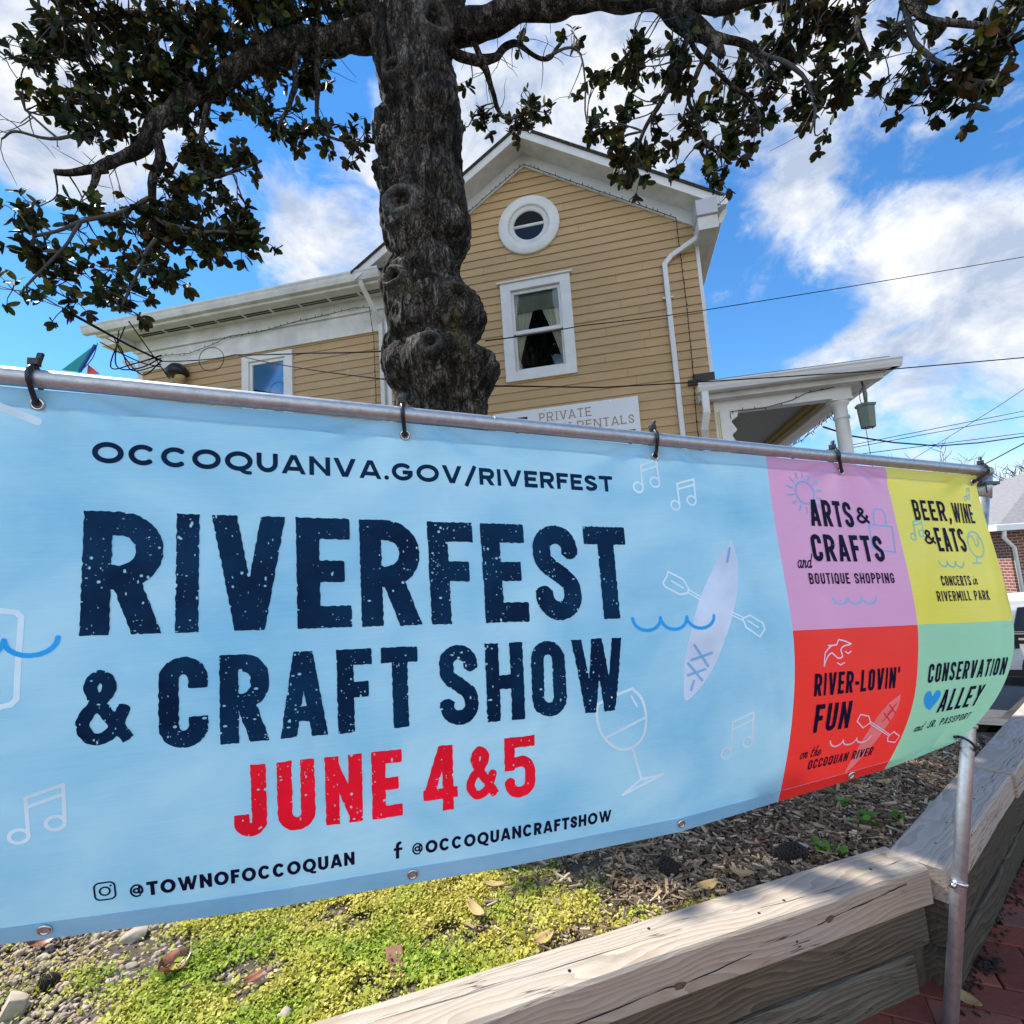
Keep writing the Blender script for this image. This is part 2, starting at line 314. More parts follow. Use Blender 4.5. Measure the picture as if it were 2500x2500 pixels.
def bark():
    m, N, L, P = new_mat('grey_bark'); P.inputs['Roughness'].default_value = .92; P.inputs['Specular IOR Level'].default_value = .2
    v = coord(N, L, (1, 1, .36)); 
    f = noise_n(N, L, v, 9, 9, .72, .4)
    vo = N.new('ShaderNodeTexVoronoi'); vo.feature = 'DISTANCE_TO_EDGE'; vo.inputs['Scale'].default_value = 30
    dv = N.new('ShaderNodeVectorMath'); dv.operation = 'MULTIPLY_ADD'; nn = N.new('ShaderNodeTexNoise'); nn.inputs['Scale'].default_value = 12; nn.inputs['Detail'].default_value = 4; L.new(v, nn.inputs['Vector'])
    L.new(nn.outputs['Color'], dv.inputs[0]); dv.inputs[1].default_value = (.16, .16, .16); L.new(v, dv.inputs[2]); L.new(dv.outputs[0], vo.inputs['Vector'])
    crack = ramp_n(N, L, vo.outputs['Distance'], [(.0, (.08, .08, .08)), (.12, (1, 1, 1))])
    c = ramp_n(N, L, f, [(.33, (.016, .012, .009)), (.49, (.072, .060, .049)), (.65, (.25, .215, .185))])
    fu = noise_n(N, L, coord(N, L, (1, 1, .13)), 13, 5, .6, .6); c = mix_n(N, L, 1.0, c, ramp_n(N, L, fu, [(.40, (.22, .2, .18)), (.56, (1, 1, 1))]), 'MULTIPLY')
    c = mix_n(N, L, .75, c, crack, 'MULTIPLY')
    g = noise_n(N, L, coord(N, L, (1, 1, .7)), 2.6, 7, .7)
    c = mix_n(N, L, ramp_n(N, L, g, [(.58, (0, 0, 0)), (.72, (.65, .65, .65))]), c, (.11, .10, .022))
    g2 = noise_n(N, L, coord(N, L, (1, 1, 1)), 5.5, 8, .75)
    c = mix_n(N, L, ramp_n(N, L, g2, [(.62, (0, 0, 0)), (.70, (.5, .5, .5))]), c, (.34, .35, .33))
    at = N.new('ShaderNodeAttribute'); at.attribute_name = 'healed'
    c = mix_n(N, L, at.outputs['Fac'], c, ramp_n(N, L, noise_n(N, L, coord(N, L), 26, 7, .7), [(.3, (.07, .065, .06)), (.7, (.20, .19, .175))]))
    L.new(c, P.inputs['Base Color'])
    h = N.new('ShaderNodeMath'); h.operation = 'MULTIPLY_ADD'; L.new(crack, h.inputs[0]); h.inputs[1].default_value = .6; L.new(f, h.inputs[2])
    L.new(bump_n(N, L, h.outputs[0], 1.0, .03), P.inputs['Normal'])
    return m
M['bark'] = bark()
M['scar'] = simple('healed_bark', (.125, .118, .108), .92, var=.5, scale=22, bump=.7)
M['twig'] = simple('twig_bark', (.07, .065, .06), .85, var=.4, scale=20, bump=.3)

def leaf_mat():
    m, N, L, P = new_mat('magnolia_leaf'); out = N['Material Output']
    g = N.new('ShaderNodeNewGeometry')
    top = ramp_n(N, L, g.outputs['Random Per Island'], [(0, (.008, .017, .006)), (.55, (.014, .029, .008)), (.80, (.04, .06, .012)), (.95, (.12, .11, .014)), (1, (.16, .07, .02))])
    bot = ramp_n(N, L, g.outputs['Random Per Island'], [(0, (.028, .018, .011)), (.6, (.032, .034, .012)), (1, (.08, .04, .015))])
    c = mix_n(N, L, g.outputs['Backfacing'], top, bot)
    L.new(c, P.inputs['Base Color']); P.inputs['Roughness'].default_value = .5; P.inputs['Specular IOR Level'].default_value = .16
    tr = N.new('ShaderNodeBsdfTranslucent'); L.new(mix_n(N, L, .5, top, (.10, .12, .012)), tr.inputs['Color'])
    ms = N.new('ShaderNodeMixShader'); ms.inputs[0].default_value = .07
    L.new(P.outputs[0], ms.inputs[1]); L.new(tr.outputs[0], ms.inputs[2]); L.new(ms.outputs[0], out.inputs[0])
    return m
M['leaf'] = leaf_mat()
def island(name, stops, rough=.8, trans=0.0, bump=0, patch=None):
    """random colour per separate little piece; patch = (scale, stops2) blends a second palette in broad patches"""
    m, N, L, P = new_mat(name); g = N.new('ShaderNodeNewGeometry')
    c = ramp_n(N, L, g.outputs['Random Per Island'], stops)
    if patch:
        f = noise_n(N, L, coord(N, L), patch[0], 4, .55)
        c2 = ramp_n(N, L, g.outputs['Random Per Island'], patch[1])
        c = mix_n(N, L, ramp_n(N, L, f, [(.38, (0, 0, 0)), (.56, (1, 1, 1))]), c, c2)
    L.new(c, P.inputs['Base Color']); P.inputs['Roughness'].default_value = rough; P.inputs['Specular IOR Level'].default_value = .25
    if bump: L.new(bump_n(N, L, noise_n(N, L, coord(N, L), 40, 5, .6), bump, .01), P.inputs['Normal'])
    if trans:
        tr = N.new('ShaderNodeBsdfTranslucent'); L.new(c, tr.inputs['Color']); ms = N.new('ShaderNodeMixShader'); ms.inputs[0].default_value = trans
        L.new(P.outputs[0], ms.inputs[1]); L.new(tr.outputs[0], ms.inputs[2]); L.new(ms.outputs[0], N['Material Output'].inputs[0])
    return m
M['gravel'] = island('river_gravel', [(0, (.14, .105, .075)), (.3, (.28, .225, .175)), (.6, (.38, .31, .24)), (.85, (.34, .225, .15)), (1, (.50, .45, .38))], .8, 0, .2)
M['moss'] = island('ground_cover_leaf', [(0, (.13, .22, .02)), (.5, (.28, .38, .03)), (1, (.45, .49, .07))], .6, .3, 0,
                   (3.1, [(0, (.30, .265, .035)), (.5, (.54, .47, .075)), (1, (.66, .58, .17))]))
M['chip'] = island('bark_mulch_chip', [(0, (.06, .041, .027)), (.35, (.15, .102, .064)), (.7, (.28, .195, .122)), (.9, (.44, .33, .21)), (1, (.56, .47, .34))], .85)
M['soil'] = simple('dark_soil', (.075, .056, .038), .95, var=.55, scale=26, bump=.7)
M['weed'] = island('weed_leaf', [(0, (.06, .16, .015)), (1, (.16, .32, .04))], .5, .3)
M['dry_leaf'] = island('dry_leaf', [(0, (.42, .27, .12)), (.5, (.52, .36, .18)), (1, (.50, .40, .10))], .6, .25, .2)
M['red_leaf'] = simple('rust_leaf', (.30, .12, .07), .35, var=.8, scale=45)
M['cone'] = simple('pine_cone_scale', (.022, .016, .012), .8, var=.4, scale=40)
M['rock'] = simple('pale_stone', (.40, .33, .26), .85, var=.3, scale=18, bump=.5)
M['barkfrag'] = simple('red_brick_shard', (.20, .095, .06), .9, var=.45, scale=25, bump=.6)
M['asphalt'] = simple('asphalt', (.085, .085, .088), .9, var=.35, scale=24, bump=.4)
M['grass_far'] = simple('far_grass', (.10, .13, .04), .95, var=.4, scale=3)
M['brick_walk'] = island('walk_brick', [(0, (.14, .042, .030)), (.5, (.22, .065, .042)), (.85, (.28, .09, .058)), (1, (.17, .085, .07))], .9, 0, .4)
M['sand'] = simple('dark_joint_sand', (.045, .04, .035), .95, var=.5, scale=60, bump=.4)
def brick_mat():
    m, N, L, P = new_mat('house_brick'); P.inputs['Roughness'].default_value = .9
    v = coord(N, L, (1, 1, 1)); sp_ = N.new('ShaderNodeSeparateXYZ'); L.new(v, sp_.inputs[0])
    a = N.new('ShaderNodeMath'); a.operation = 'ADD'; L.new(sp_.outputs['X'], a.inputs[0]); L.new(sp_.outputs['Y'], a.inputs[1])
    cb = N.new('ShaderNodeCombineXYZ'); L.new(a.outputs[0], cb.inputs[0]); L.new(sp_.outputs['Z'], cb.inputs[1])
    b = N.new('ShaderNodeTexBrick'); L.new(cb.outputs[0], b.inputs['Vector']); b.inputs['Scale'].default_value = 1; b.inputs['Brick Width'].default_value = .21; b.inputs['Row Height'].default_value = .075; b.inputs['Mortar Size'].default_value = .008
    b.inputs['Color1'].default_value = (.24, .075, .05, 1); b.inputs['Color2'].default_value = (.16, .05, .04, 1); b.inputs['Mortar'].default_value = (.42, .36, .31, 1)
    L.new(b.outputs['Color'], P.inputs['Base Color']); return m
M['brick'] = brick_mat()
def glass_mat(name, tint=(.02, .03, .04), mirror=.35):
    m, N, L, P = new_mat(name); out = N['Material Output']; N.remove(P)
    t = N.new('ShaderNodeBsdfTransparent'); t.inputs[0].default_value = (.86, .9, .9, 1); g = N.new('ShaderNodeBsdfGlossy'); g.inputs['Roughness'].default_value = .03; g.inputs['Color'].default_value = (.9, .95, 1, 1)
    f = N.new('ShaderNodeFresnel'); f.inputs['IOR'].default_value = 1.5
    ad = N.new('ShaderNodeMath'); ad.operation = 'ADD'; ad.use_clamp = True; L.new(f.outputs[0], ad.inputs[0]); ad.inputs[1].default_value = mirror
    ms = N.new('ShaderNodeMixShader'); L.new(ad.outputs[0], ms.inputs[0]); L.new(t.outputs[0], ms.inputs[1]); L.new(g.outputs[0], ms.inputs[2]); L.new(ms.outputs[0], out.inputs[0]); return m
M['glass'] = glass_mat('window_glass', mirror=.0)
M['glass_sky'] = glass_mat('reflecting_glass', mirror=.10)
M['glass_car'] = simple('car_glass', (.01, .012, .014), .05)
M['car_white'] = simple('white_car_paint', (.62, .63, .64), .3)
M['tyre'] = simple('tyre_rubber', (.015, .015, .016), .8)
M['flag_teal'] = simple('teal_flag', (.01, .30, .30), .7)
M['flag_blue'] = simple('blue_flag_edge', (.02, .08, .32), .7)
M['flag_red'] = simple('coral_flag', (.75, .12, .10), .7)
M['flag_white'] = simple('pale_flag', (.7, .6, .6), .7)
def ceil_mat():
    m, N, L, P = new_mat('grey_beadboard'); P.inputs['Roughness'].default_value = .6
    v = coord(N, L, (1, 1, 1)); w = N.new('ShaderNodeTexWave'); w.bands_direction = 'Y'; w.inputs['Scale'].default_value = 4.5; L.new(v, w.inputs['Vector'])
    L.new(ramp_n(N, L, w.outputs['Fac'], [(.0, (.10, .11, .105)), (.25, (.25, .265, .255)), (1, (.28, .295, .285))]), P.inputs['Base Color'])
    L.new(bump_n(N, L, w.outputs['Fac'], .4, .02), P.inputs['Normal']); return m
M['ceiling'] = ceil_mat()
TRUNK = [(6.693,-0.538,0.434),(6.373,-0.588,0.381),(6.099,-0.625,0.339),(5.859,-0.563,0.348),(5.624,-0.541,0.351),(5.403,-0.592,0.404),(5.285,-0.584,0.389),(5.139,-0.572,0.360),(4.998,-0.626,0.379),(4.840,-0.572,0.370),(4.672,-0.561,0.373),(4.512,-0.562,0.383),(4.362,-0.555,0.368),(4.238,-0.565,0.318),(4.132,-0.610,0.326),(4.029,-0.632,0.347),(3.900,-0.592,0.378),(3.802,-0.535,0.421),(3.666,-0.510,0.433),(3.549,-0.545,0.407),(3.465,-0.601,0.389),(3.325,-0.540,0.459),(3.237,-0.507,0.482),(3.128,-0.498,0.448),(3.043,-0.502,0.395),(2.956,-0.521,0.358),(2.822,-0.513,0.354)]
LIMBS = {'left_main':[(-0.762,4.000,6.252,0.1689),(-0.958,3.950,6.309,0.1394),(-1.274,3.850,6.163,0.1132),(-1.617,3.750,6.011,0.1057),(-1.858,3.700,5.839,0.0953),(-2.047,3.650,5.676,0.0852),(-2.270,3.600,5.469,0.0795),(-2.443,3.550,5.251,0.0698),(-2.567,3.500,5.031,0.0604),(-2.687,3.450,4.852,0.0474),(-2.801,3.400,4.687,0.0349),(-2.875,3.380,4.494,0.0192)],
'stub':[(-2.801,3.400,4.691,0.0388),(-2.920,3.360,4.607,0.0306),(-3.103,3.320,4.611,0.0227)],
'drop':[(-2.522,3.520,5.069,0.0365),(-2.483,3.500,4.825,0.0360),(-2.526,3.500,4.523,0.0277),(-2.492,3.500,4.178,0.0157)],
'bare':[(-2.973,3.500,5.083,0.0121),(-3.170,3.400,4.959,0.0117),(-3.377,3.300,4.940,0.0091),(-3.448,3.260,4.861,0.0060)],
'bare2':[(-3.170,3.400,4.959,0.0078),(-3.304,3.400,5.077,0.0079),(-3.399,3.400,5.168,0.0039)],
'upleft':[(-0.776,4.000,6.494,0.1416),(-0.983,3.900,6.520,0.1109),(-1.178,3.800,6.616,0.0906),(-1.495,3.700,6.843,0.0668)],
'upleft2':[(-1.858,3.700,5.839,0.0390),(-2.146,3.600,5.964,0.0340),(-2.420,3.500,6.007,0.0249),(-2.757,3.400,5.957,0.0202),(-3.068,3.300,5.812,0.0118)],
'lowleft':[(-2.526,3.500,4.523,0.0198),(-2.714,3.450,4.369,0.0156),(-2.980,3.400,4.267,0.0153),(-3.225,3.300,4.131,0.0111)],
'lowleft2':[(-2.980,3.400,4.267,0.0115),(-3.078,3.350,3.994,0.0112),(-3.244,3.300,3.736,0.0073)],
'lowmid':[(-2.507,3.500,4.350,0.0158),(-2.316,3.500,4.251,0.0157),(-2.001,3.500,4.186,0.0118),(-1.686,3.500,4.206,0.0078)],
'lowmid2':[(-2.492,3.500,4.178,0.0157),(-2.625,3.500,3.978,0.0117),(-2.734,3.500,3.655,0.0077)],
'inner':[(-1.530,3.750,5.945,0.0264),(-1.558,3.700,5.502,0.0215),(-1.648,3.700,5.222,0.0128),(-1.608,3.700,5.032,0.0085)],
'inner2':[(-1.370,3.800,6.066,0.0268),(-1.359,3.750,5.685,0.0218),(-1.357,3.720,5.220,0.0128),(-1.056,3.700,5.038,0.0085)],
'inner3':[(-2.174,3.650,5.566,0.0255),(-2.225,3.600,5.077,0.0207),(-2.182,3.600,4.757,0.0164),(-1.936,3.600,4.784,0.0123),(-1.771,3.600,4.862,0.0082)],
'right_main':[(-0.334,4.000,6.354,0.1787),(-0.093,3.950,6.371,0.1396),(0.283,3.850,6.325,0.1091),(0.607,3.750,6.237,0.0975),(0.895,3.650,6.138,0.0863),(1.249,3.550,6.003,0.0840),(1.467,3.500,5.809,0.0825),(1.615,3.450,5.620,0.0769),(1.726,3.420,5.438,0.0519),(1.787,3.400,5.275,0.0277)],
'right_up':[(1.449,3.500,5.834,0.0578),(1.708,3.400,5.712,0.0481),(2.014,3.300,5.629,0.0428),(2.339,3.200,5.563,0.0378),(2.655,3.050,5.322,0.0324),(2.872,2.900,4.954,0.0238),(3.072,2.800,4.665,0.0163),(3.213,2.750,4.449,0.0096)],
'right_a':[(1.615,3.450,5.620,0.0243),(1.504,3.450,5.331,0.0241),(1.303,3.500,4.993,0.0201),(1.125,3.550,4.696,0.0121),(1.188,3.550,4.514,0.0080)],
'right_b':[(1.743,3.420,5.414,0.0240),(1.619,3.420,5.199,0.0198),(1.525,3.450,4.970,0.0159),(1.610,3.450,4.657,0.0118),(1.780,3.450,4.429,0.0078)],
'right_c':[(1.697,3.430,5.511,0.0321),(1.935,3.380,5.331,0.0276),(2.060,3.350,5.176,0.0233),(2.120,3.300,4.935,0.0152)],
'right_d':[(2.008,3.380,5.281,0.0157),(2.246,3.300,5.020,0.0153),(2.321,3.250,4.665,0.0112),(2.257,3.250,4.464,0.0074)],
'right_e':[(2.655,3.050,5.322,0.0216),(2.536,3.050,5.003,0.0178),(2.572,3.050,4.760,0.0106)],
'right_f':[(2.810,3.000,5.164,0.0176),(2.844,2.950,4.744,0.0171),(2.964,2.900,4.488,0.0134),(3.166,2.850,4.382,0.0098)],
'right_g':[(1.595,3.450,5.621,0.0243),(1.613,3.450,5.413,0.0201),(1.806,3.420,5.096,0.0158),(1.998,3.400,4.797,0.0117),(2.010,3.400,4.581,0.0077)],
'small':[(-0.273,4.000,6.163,0.0421),(-0.136,4.000,6.084,0.0420),(-0.023,4.050,6.089,0.0425),(0.073,4.080,6.137,0.0381),(0.162,4.100,6.262,0.0336),(0.298,4.100,6.284,0.0288),(0.439,4.150,6.227,0.0194),(0.583,4.150,6.200,0.0194),(0.724,4.200,6.402,0.0147)],
'small2':[(-0.023,4.050,6.089,0.0331),(0.050,4.100,6.011,0.0286),(0.088,4.150,5.874,0.0240),(0.117,4.200,5.761,0.0193),(0.209,4.250,5.696,0.0146),(0.414,4.300,5.812,0.0099)],
'small3':[(-0.160,3.980,6.477,0.0376),(-0.060,4.000,6.200,0.0281),(-0.023,4.050,6.089,0.0283)],
'twig_far':[(0.583,4.150,6.200,0.0145),(0.868,4.200,6.363,0.0098),(0.921,4.200,6.110,0.0098),(0.912,4.250,5.617,0.0073)],
}
SPRAYS = [(-3.112,3.350,5.831,0.377,0.278,1.00),
(-3.293,3.300,5.585,0.194,0.233,0.70),
(-2.715,3.400,5.907,0.444,0.242,1.20),
(-2.295,3.500,5.951,0.455,0.331,1.30),
(-1.806,3.600,6.035,0.383,0.319,1.20),
(-1.462,3.700,6.155,0.393,0.262,1.20),
(-1.139,3.800,6.354,0.270,0.225,0.90),
(-2.904,3.400,5.490,0.318,0.219,1.00),
(-2.500,3.450,5.492,0.363,0.242,1.10),
(-3.089,3.350,5.230,0.195,0.136,0.60),
(-2.774,3.400,5.126,0.236,0.177,0.80),
(-2.616,3.450,5.231,0.240,0.160,0.80),
(-2.349,3.500,5.307,0.203,0.203,1.00),
(-2.073,3.550,5.523,0.248,0.207,1.00),
(-3.259,3.300,5.277,0.185,0.116,0.60),
(-3.010,3.350,4.986,0.162,0.085,0.80),
(-2.967,3.350,5.091,0.155,0.116,0.50),
(-2.684,3.420,4.877,0.098,0.055,0.40),
(-2.844,3.400,4.827,0.070,0.086,1.20),
(-2.215,3.550,4.984,0.155,0.204,1.10),
(-2.132,3.580,5.304,0.083,0.091,0.70),
(-1.816,3.700,5.521,0.155,0.120,0.80),
(-1.690,3.700,5.226,0.119,0.179,0.90),
(-1.424,3.750,5.715,0.262,0.131,1.10),
(-1.403,3.750,5.214,0.198,0.138,1.00),
(-1.078,3.750,5.110,0.112,0.137,0.90),
(-1.874,3.600,4.824,0.148,0.115,0.80),
(-2.212,3.550,4.628,0.161,0.101,0.80),
(-2.132,3.550,4.799,0.113,0.130,0.80),
(-1.903,3.500,4.306,0.244,0.228,0.75),
(-1.766,3.500,4.085,0.149,0.102,0.80),
(-2.279,3.500,4.462,0.237,0.178,0.70),
(-2.415,3.500,4.258,0.244,0.236,0.85),
(-2.099,3.500,4.087,0.196,0.156,0.80),
(-2.469,3.500,3.946,0.195,0.140,0.70),
(-2.330,3.500,3.811,0.078,0.078,0.70),
(-2.628,3.500,4.104,0.156,0.137,0.70),
(-3.305,3.300,4.237,0.156,0.112,0.80),
(-3.153,3.350,3.979,0.269,0.157,1.00),
(-3.282,3.300,3.759,0.095,0.088,0.90),
(-3.036,3.350,3.672,0.119,0.104,0.80),
(-2.888,3.400,4.385,0.185,0.115,0.70),
(-2.939,3.400,4.181,0.191,0.115,0.40),
(-2.756,3.450,3.771,0.153,0.199,0.90),
(-2.676,3.450,3.603,0.076,0.053,1.00),
(-3.197,3.320,4.325,0.083,0.053,0.40),
(-2.675,3.450,4.345,0.156,0.136,0.60),
(0.351,4.150,6.498,0.059,0.059,0.90),
(0.796,4.200,6.508,0.118,0.128,0.70),
(-0.157,4.100,5.893,0.057,0.076,0.70),
(-0.166,4.200,5.728,0.048,0.193,0.50),
(0.059,4.300,5.673,0.148,0.108,0.70),
(0.467,4.350,5.830,0.300,0.150,0.55),
(0.331,4.350,5.674,0.174,0.100,0.80),
(0.741,4.350,6.006,0.080,0.070,0.50),
(0.896,3.600,5.427,0.084,0.117,0.90),
(0.833,3.650,4.993,0.075,0.200,0.70),
(1.194,3.550,5.420,0.190,0.206,0.90),
(1.095,3.600,5.133,0.124,0.166,0.60),
(1.057,3.600,4.724,0.172,0.172,0.90),
(1.189,3.600,4.602,0.163,0.082,1.00),
(1.349,3.600,4.771,0.139,0.115,0.80),
(1.451,3.500,5.254,0.170,0.268,0.80),
(1.566,3.500,4.817,0.136,0.160,0.90),
(1.450,3.500,4.474,0.099,0.071,0.60),
(1.703,3.500,4.609,0.151,0.191,0.80),
(1.681,3.500,4.414,0.119,0.071,0.90),
(1.851,3.450,5.102,0.159,0.207,0.75),
(2.022,3.400,4.839,0.137,0.273,0.80),
(1.992,3.400,4.561,0.077,0.046,0.50),
(2.277,3.300,5.256,0.254,0.200,1.00),
(2.290,3.250,4.709,0.149,0.205,0.80),
(2.432,3.200,5.276,0.300,0.187,1.00),
(2.507,3.100,4.820,0.179,0.215,0.90),
(2.678,3.000,4.540,0.180,0.124,0.90),
(2.373,3.250,4.496,0.074,0.059,0.50),
(2.875,2.950,4.937,0.276,0.155,0.50),
(3.011,2.850,4.430,0.269,0.197,1.10),
(3.201,2.800,4.655,0.179,0.228,0.90),
(2.719,2.950,4.389,0.101,0.054,0.60),
(2.976,2.850,4.231,0.196,0.052,0.80),
(2.109,3.350,5.573,0.158,0.118,0.60),
(1.792,3.450,5.745,0.122,0.089,0.40)]
KNOTS = [(-0.712,3.680,4.513,0.124,'ring'),(-0.794,3.680,3.876,0.087,'ring'),(-0.270,3.680,3.688,0.124,'lip'),(-0.530,3.680,3.323,0.116,'boss'),(-0.365,3.680,6.112,0.124,'ring'),(-0.709,3.680,5.658,0.099,'boss')]
BURLS = [(-0.299,3.750,4.370,0.141),(-0.845,3.750,5.126,0.108),(-0.832,3.750,4.786,0.108),(-0.145,3.750,3.138,0.149),(-0.178,3.750,3.539,0.141),(-0.598,3.750,3.169,0.207),(-0.821,3.750,3.185,0.149),(-0.372,3.750,3.604,0.149),(-0.364,3.750,5.465,0.166),(-0.703,3.750,3.562,0.149),(-0.552,3.750,5.143,0.141),(-0.716,3.750,4.272,0.141),(-0.411,3.750,4.071,0.141),(-0.691,3.750,5.441,0.124),(-0.321,3.750,3.024,0.124)]
WIRES = {'a':[(-0.125,4.000,3.455),(0.874,5.200,4.126),(2.542,6.000,4.618),(8.211,7.500,5.911),(10.156,8.000,6.373)],
'b':[(-0.131,4.000,3.072),(0.874,4.400,3.139),(1.952,4.800,3.273),(3.751,5.200,3.411),(5.801,5.500,3.559),(6.971,5.700,3.690)],
'c':[(-4.064,4.500,4.276),(-4.593,5.500,4.643),(-5.363,7.000,5.179),(-5.563,8.000,5.376)],
'c2':[(-4.977,6.500,5.250),(-5.512,7.500,5.469),(-5.505,8.100,5.110)],
'd':[(-5.563,8.000,5.376),(-4.497,7.400,5.070),(-3.867,7.100,4.972),(-2.384,6.000,4.402),(-0.752,4.200,3.516)],
'd2':[(-3.867,7.100,4.972),(-2.639,6.000,4.256),(-0.938,4.200,3.253)],
'e':[(5.684,9.000,3.796),(6.855,10.000,3.821),(8.431,11.000,3.842),(10.221,12.000,3.897),(12.160,13.000,4.105),(14.345,14.000,4.397),(16.922,15.000,4.729)],
'f1':[(8.885,16.000,4.628),(20.684,20.000,6.646),(26.794,22.000,7.680)],
'f2':[(8.877,16.000,4.566),(20.645,20.000,6.436),(26.741,22.000,7.422)],
'f3':[(10.695,16.000,4.555),(20.518,20.000,5.747),(26.539,22.000,6.439)],
'g':[(18.675,24.000,5.436),(19.725,20.000,6.924),(20.065,18.000,7.664)],
'h':[(10.629,12.000,3.084),(10.376,11.000,3.259),(9.709,9.500,3.347),(9.068,8.000,3.462)]}
BED = {'leafA':(-0.178,1.611,0.575),'leafB':(-0.133,1.737,0.575),'leafC':(0.006,1.479,0.575),'bark':(-0.373,1.434,0.575),'leafD':(-0.972,1.465,0.575),'leafE':(0.503,1.652,0.575),'leafF':(0.629,1.702,0.575),'leafG':(1.470,2.266,0.575),'leafH':(-0.724,1.410,0.575),'leafI':(0.223,1.758,0.575),'coneA':(0.834,1.789,0.575),'coneB':(0.425,1.758,0.575),'coneC':(-1.281,1.457,0.575),'rockA':(-1.290,1.370,0.575),'rockB':(-1.171,1.612,0.575),'shard':(-1.436,1.600,0.575),'rockC':(-0.605,1.308,0.575),'plA':(1.190,1.958,0.575),'plB':(0.964,1.800,0.575),'plC':(1.318,1.980,0.575),'plD':(1.198,2.109,0.575),'plE':(-97.056,184.758,0.575)}
WALK = {'leaf':(1.165,1.581,0.290),'debris':(1.336,1.691,0.290)}
BRICK_CORNER = (12.455,13.000,1.863)
BRICK_CORNER_LOW = (12.246,13.000,0.084)
BARE = [(21.237,24.000,4.558),(19.833,20.000,3.385),(24.932,26.000,3.719)]
FLAGS = [[(-7.168,8.600,6.049),(-7.743,8.600,5.622),(-7.439,8.600,5.568)],[(-7.368,8.700,5.738),(-7.379,8.700,5.571),(-7.153,8.700,5.549)],[(-6.617,8.500,5.667),(-6.552,8.500,5.581),(-6.345,8.500,5.484),(-6.428,8.500,5.654)]]
BUNT = [(-7.137,8.600,6.081),(-7.208,8.600,5.818),(-7.408,8.600,5.599),(-7.563,8.600,5.477)]

# ------------------------------------------------------------------ banner
BH = np.array([0.9436945321036189, 0.3308181223538571, 0.0]); BN = np.array([-0.3308181223538571, 0.9436945321036189, 0.0]); BD = 1.04; VH = .925
AX = [-.6, -.1, .3, .75, 1.1, 1.55, 1.94]; AV = [.111, .076, .066, .067, .103, .1375, .181]
PX = [0, 1.1, 1.3, 1.55, 1.75, 1.94]; PV = [0, 0, .04, .095, .165, .205]      # near the post the lower corner is tied back to it: pulled in and up instead of swinging back
def surf(s, v):
    """banner surface: s metres along the rail, v metres of cloth below its top edge; the lower half is blown back over the bed"""
    s = np.asarray(s, float); v = np.asarray(v, float); s, v = np.broadcast_arrays(s, v); shp = s.shape
    S = s.ravel(); V = v.ravel(); A = np.interp(S, AX, AV); kk = np.clip((S-.2)/1.6, 0, 1); t = V/VH
    def dl(t): return A*np.clip((t-.45)/.55, 0, None)**2-kk*.028*np.sin(np.pi*np.clip(t, 0, 1))**2
    z = np.zeros_like(V); m = 24; de = 1e-3
    for q in (np.arange(m)+.5)/m:
        sl = (dl(q*t+de)-dl(q*t-de))/(2*de*VH); z += np.sqrt(np.clip(1-sl**2, .05, 1))
    # faint wrinkles hanging from the ties
    wr = .0016*np.sin(S*23+V*9)*np.exp(-V*5)+.0012*np.sin(S*9-V*14+1.3)
    for sg in (-.469, .143, .746, 1.362, 1.925):      # puckers fanning out below each tie
        ds = S-sg; vv = V+.03; fan = ds/vv
        wr = wr+.0075*np.cos(np.clip(fan, -3, 3)*3.1)*np.exp(-(ds/.16)**2-(V/.15)**2)*np.clip(V/.03, 0, 1)
    for sg, k_, am in ((-.15, .35, .0030), (.47, -.30, .0035), (.98, .22, .0030), (1.585, -.30, .0016), (1.90, -.12, .0016)):  # long soft folds
        q = S-sg-k_*(V-.4); wr = wr+1.5*am*np.exp(-(q/.022)**2)*np.sin(np.pi*np.clip(V/VH, 0, 1))
    d = dl(t); pull = np.interp(S, PX, PV)*np.clip((t-.40)/.60, 0, None)**1.7
    pk = pull/(BD+d)
    P = BH*(S*(1-pk))[:, None]+BN*(BD+d-pull+wr)[:, None]
    zz = 1.9265-.0612*(S+.435)-.018-z/m*V
    P[:, 2] = zz+(1.55-zz)*pk
    return P.reshape(shp+(3,))
def surf_off(s, v, d):
    e = 2e-3; p = surf(s, v); a = surf(np.asarray(s)+e, v)-p; b = surf(s, np.asarray(v)+e)-p
    nn = np.cross(a, b); nn /= np.linalg.norm(nn, axis=-1, keepdims=True)
    nn *= np.sign(-(nn*BN).sum(-1, keepdims=True)); return p+nn*d

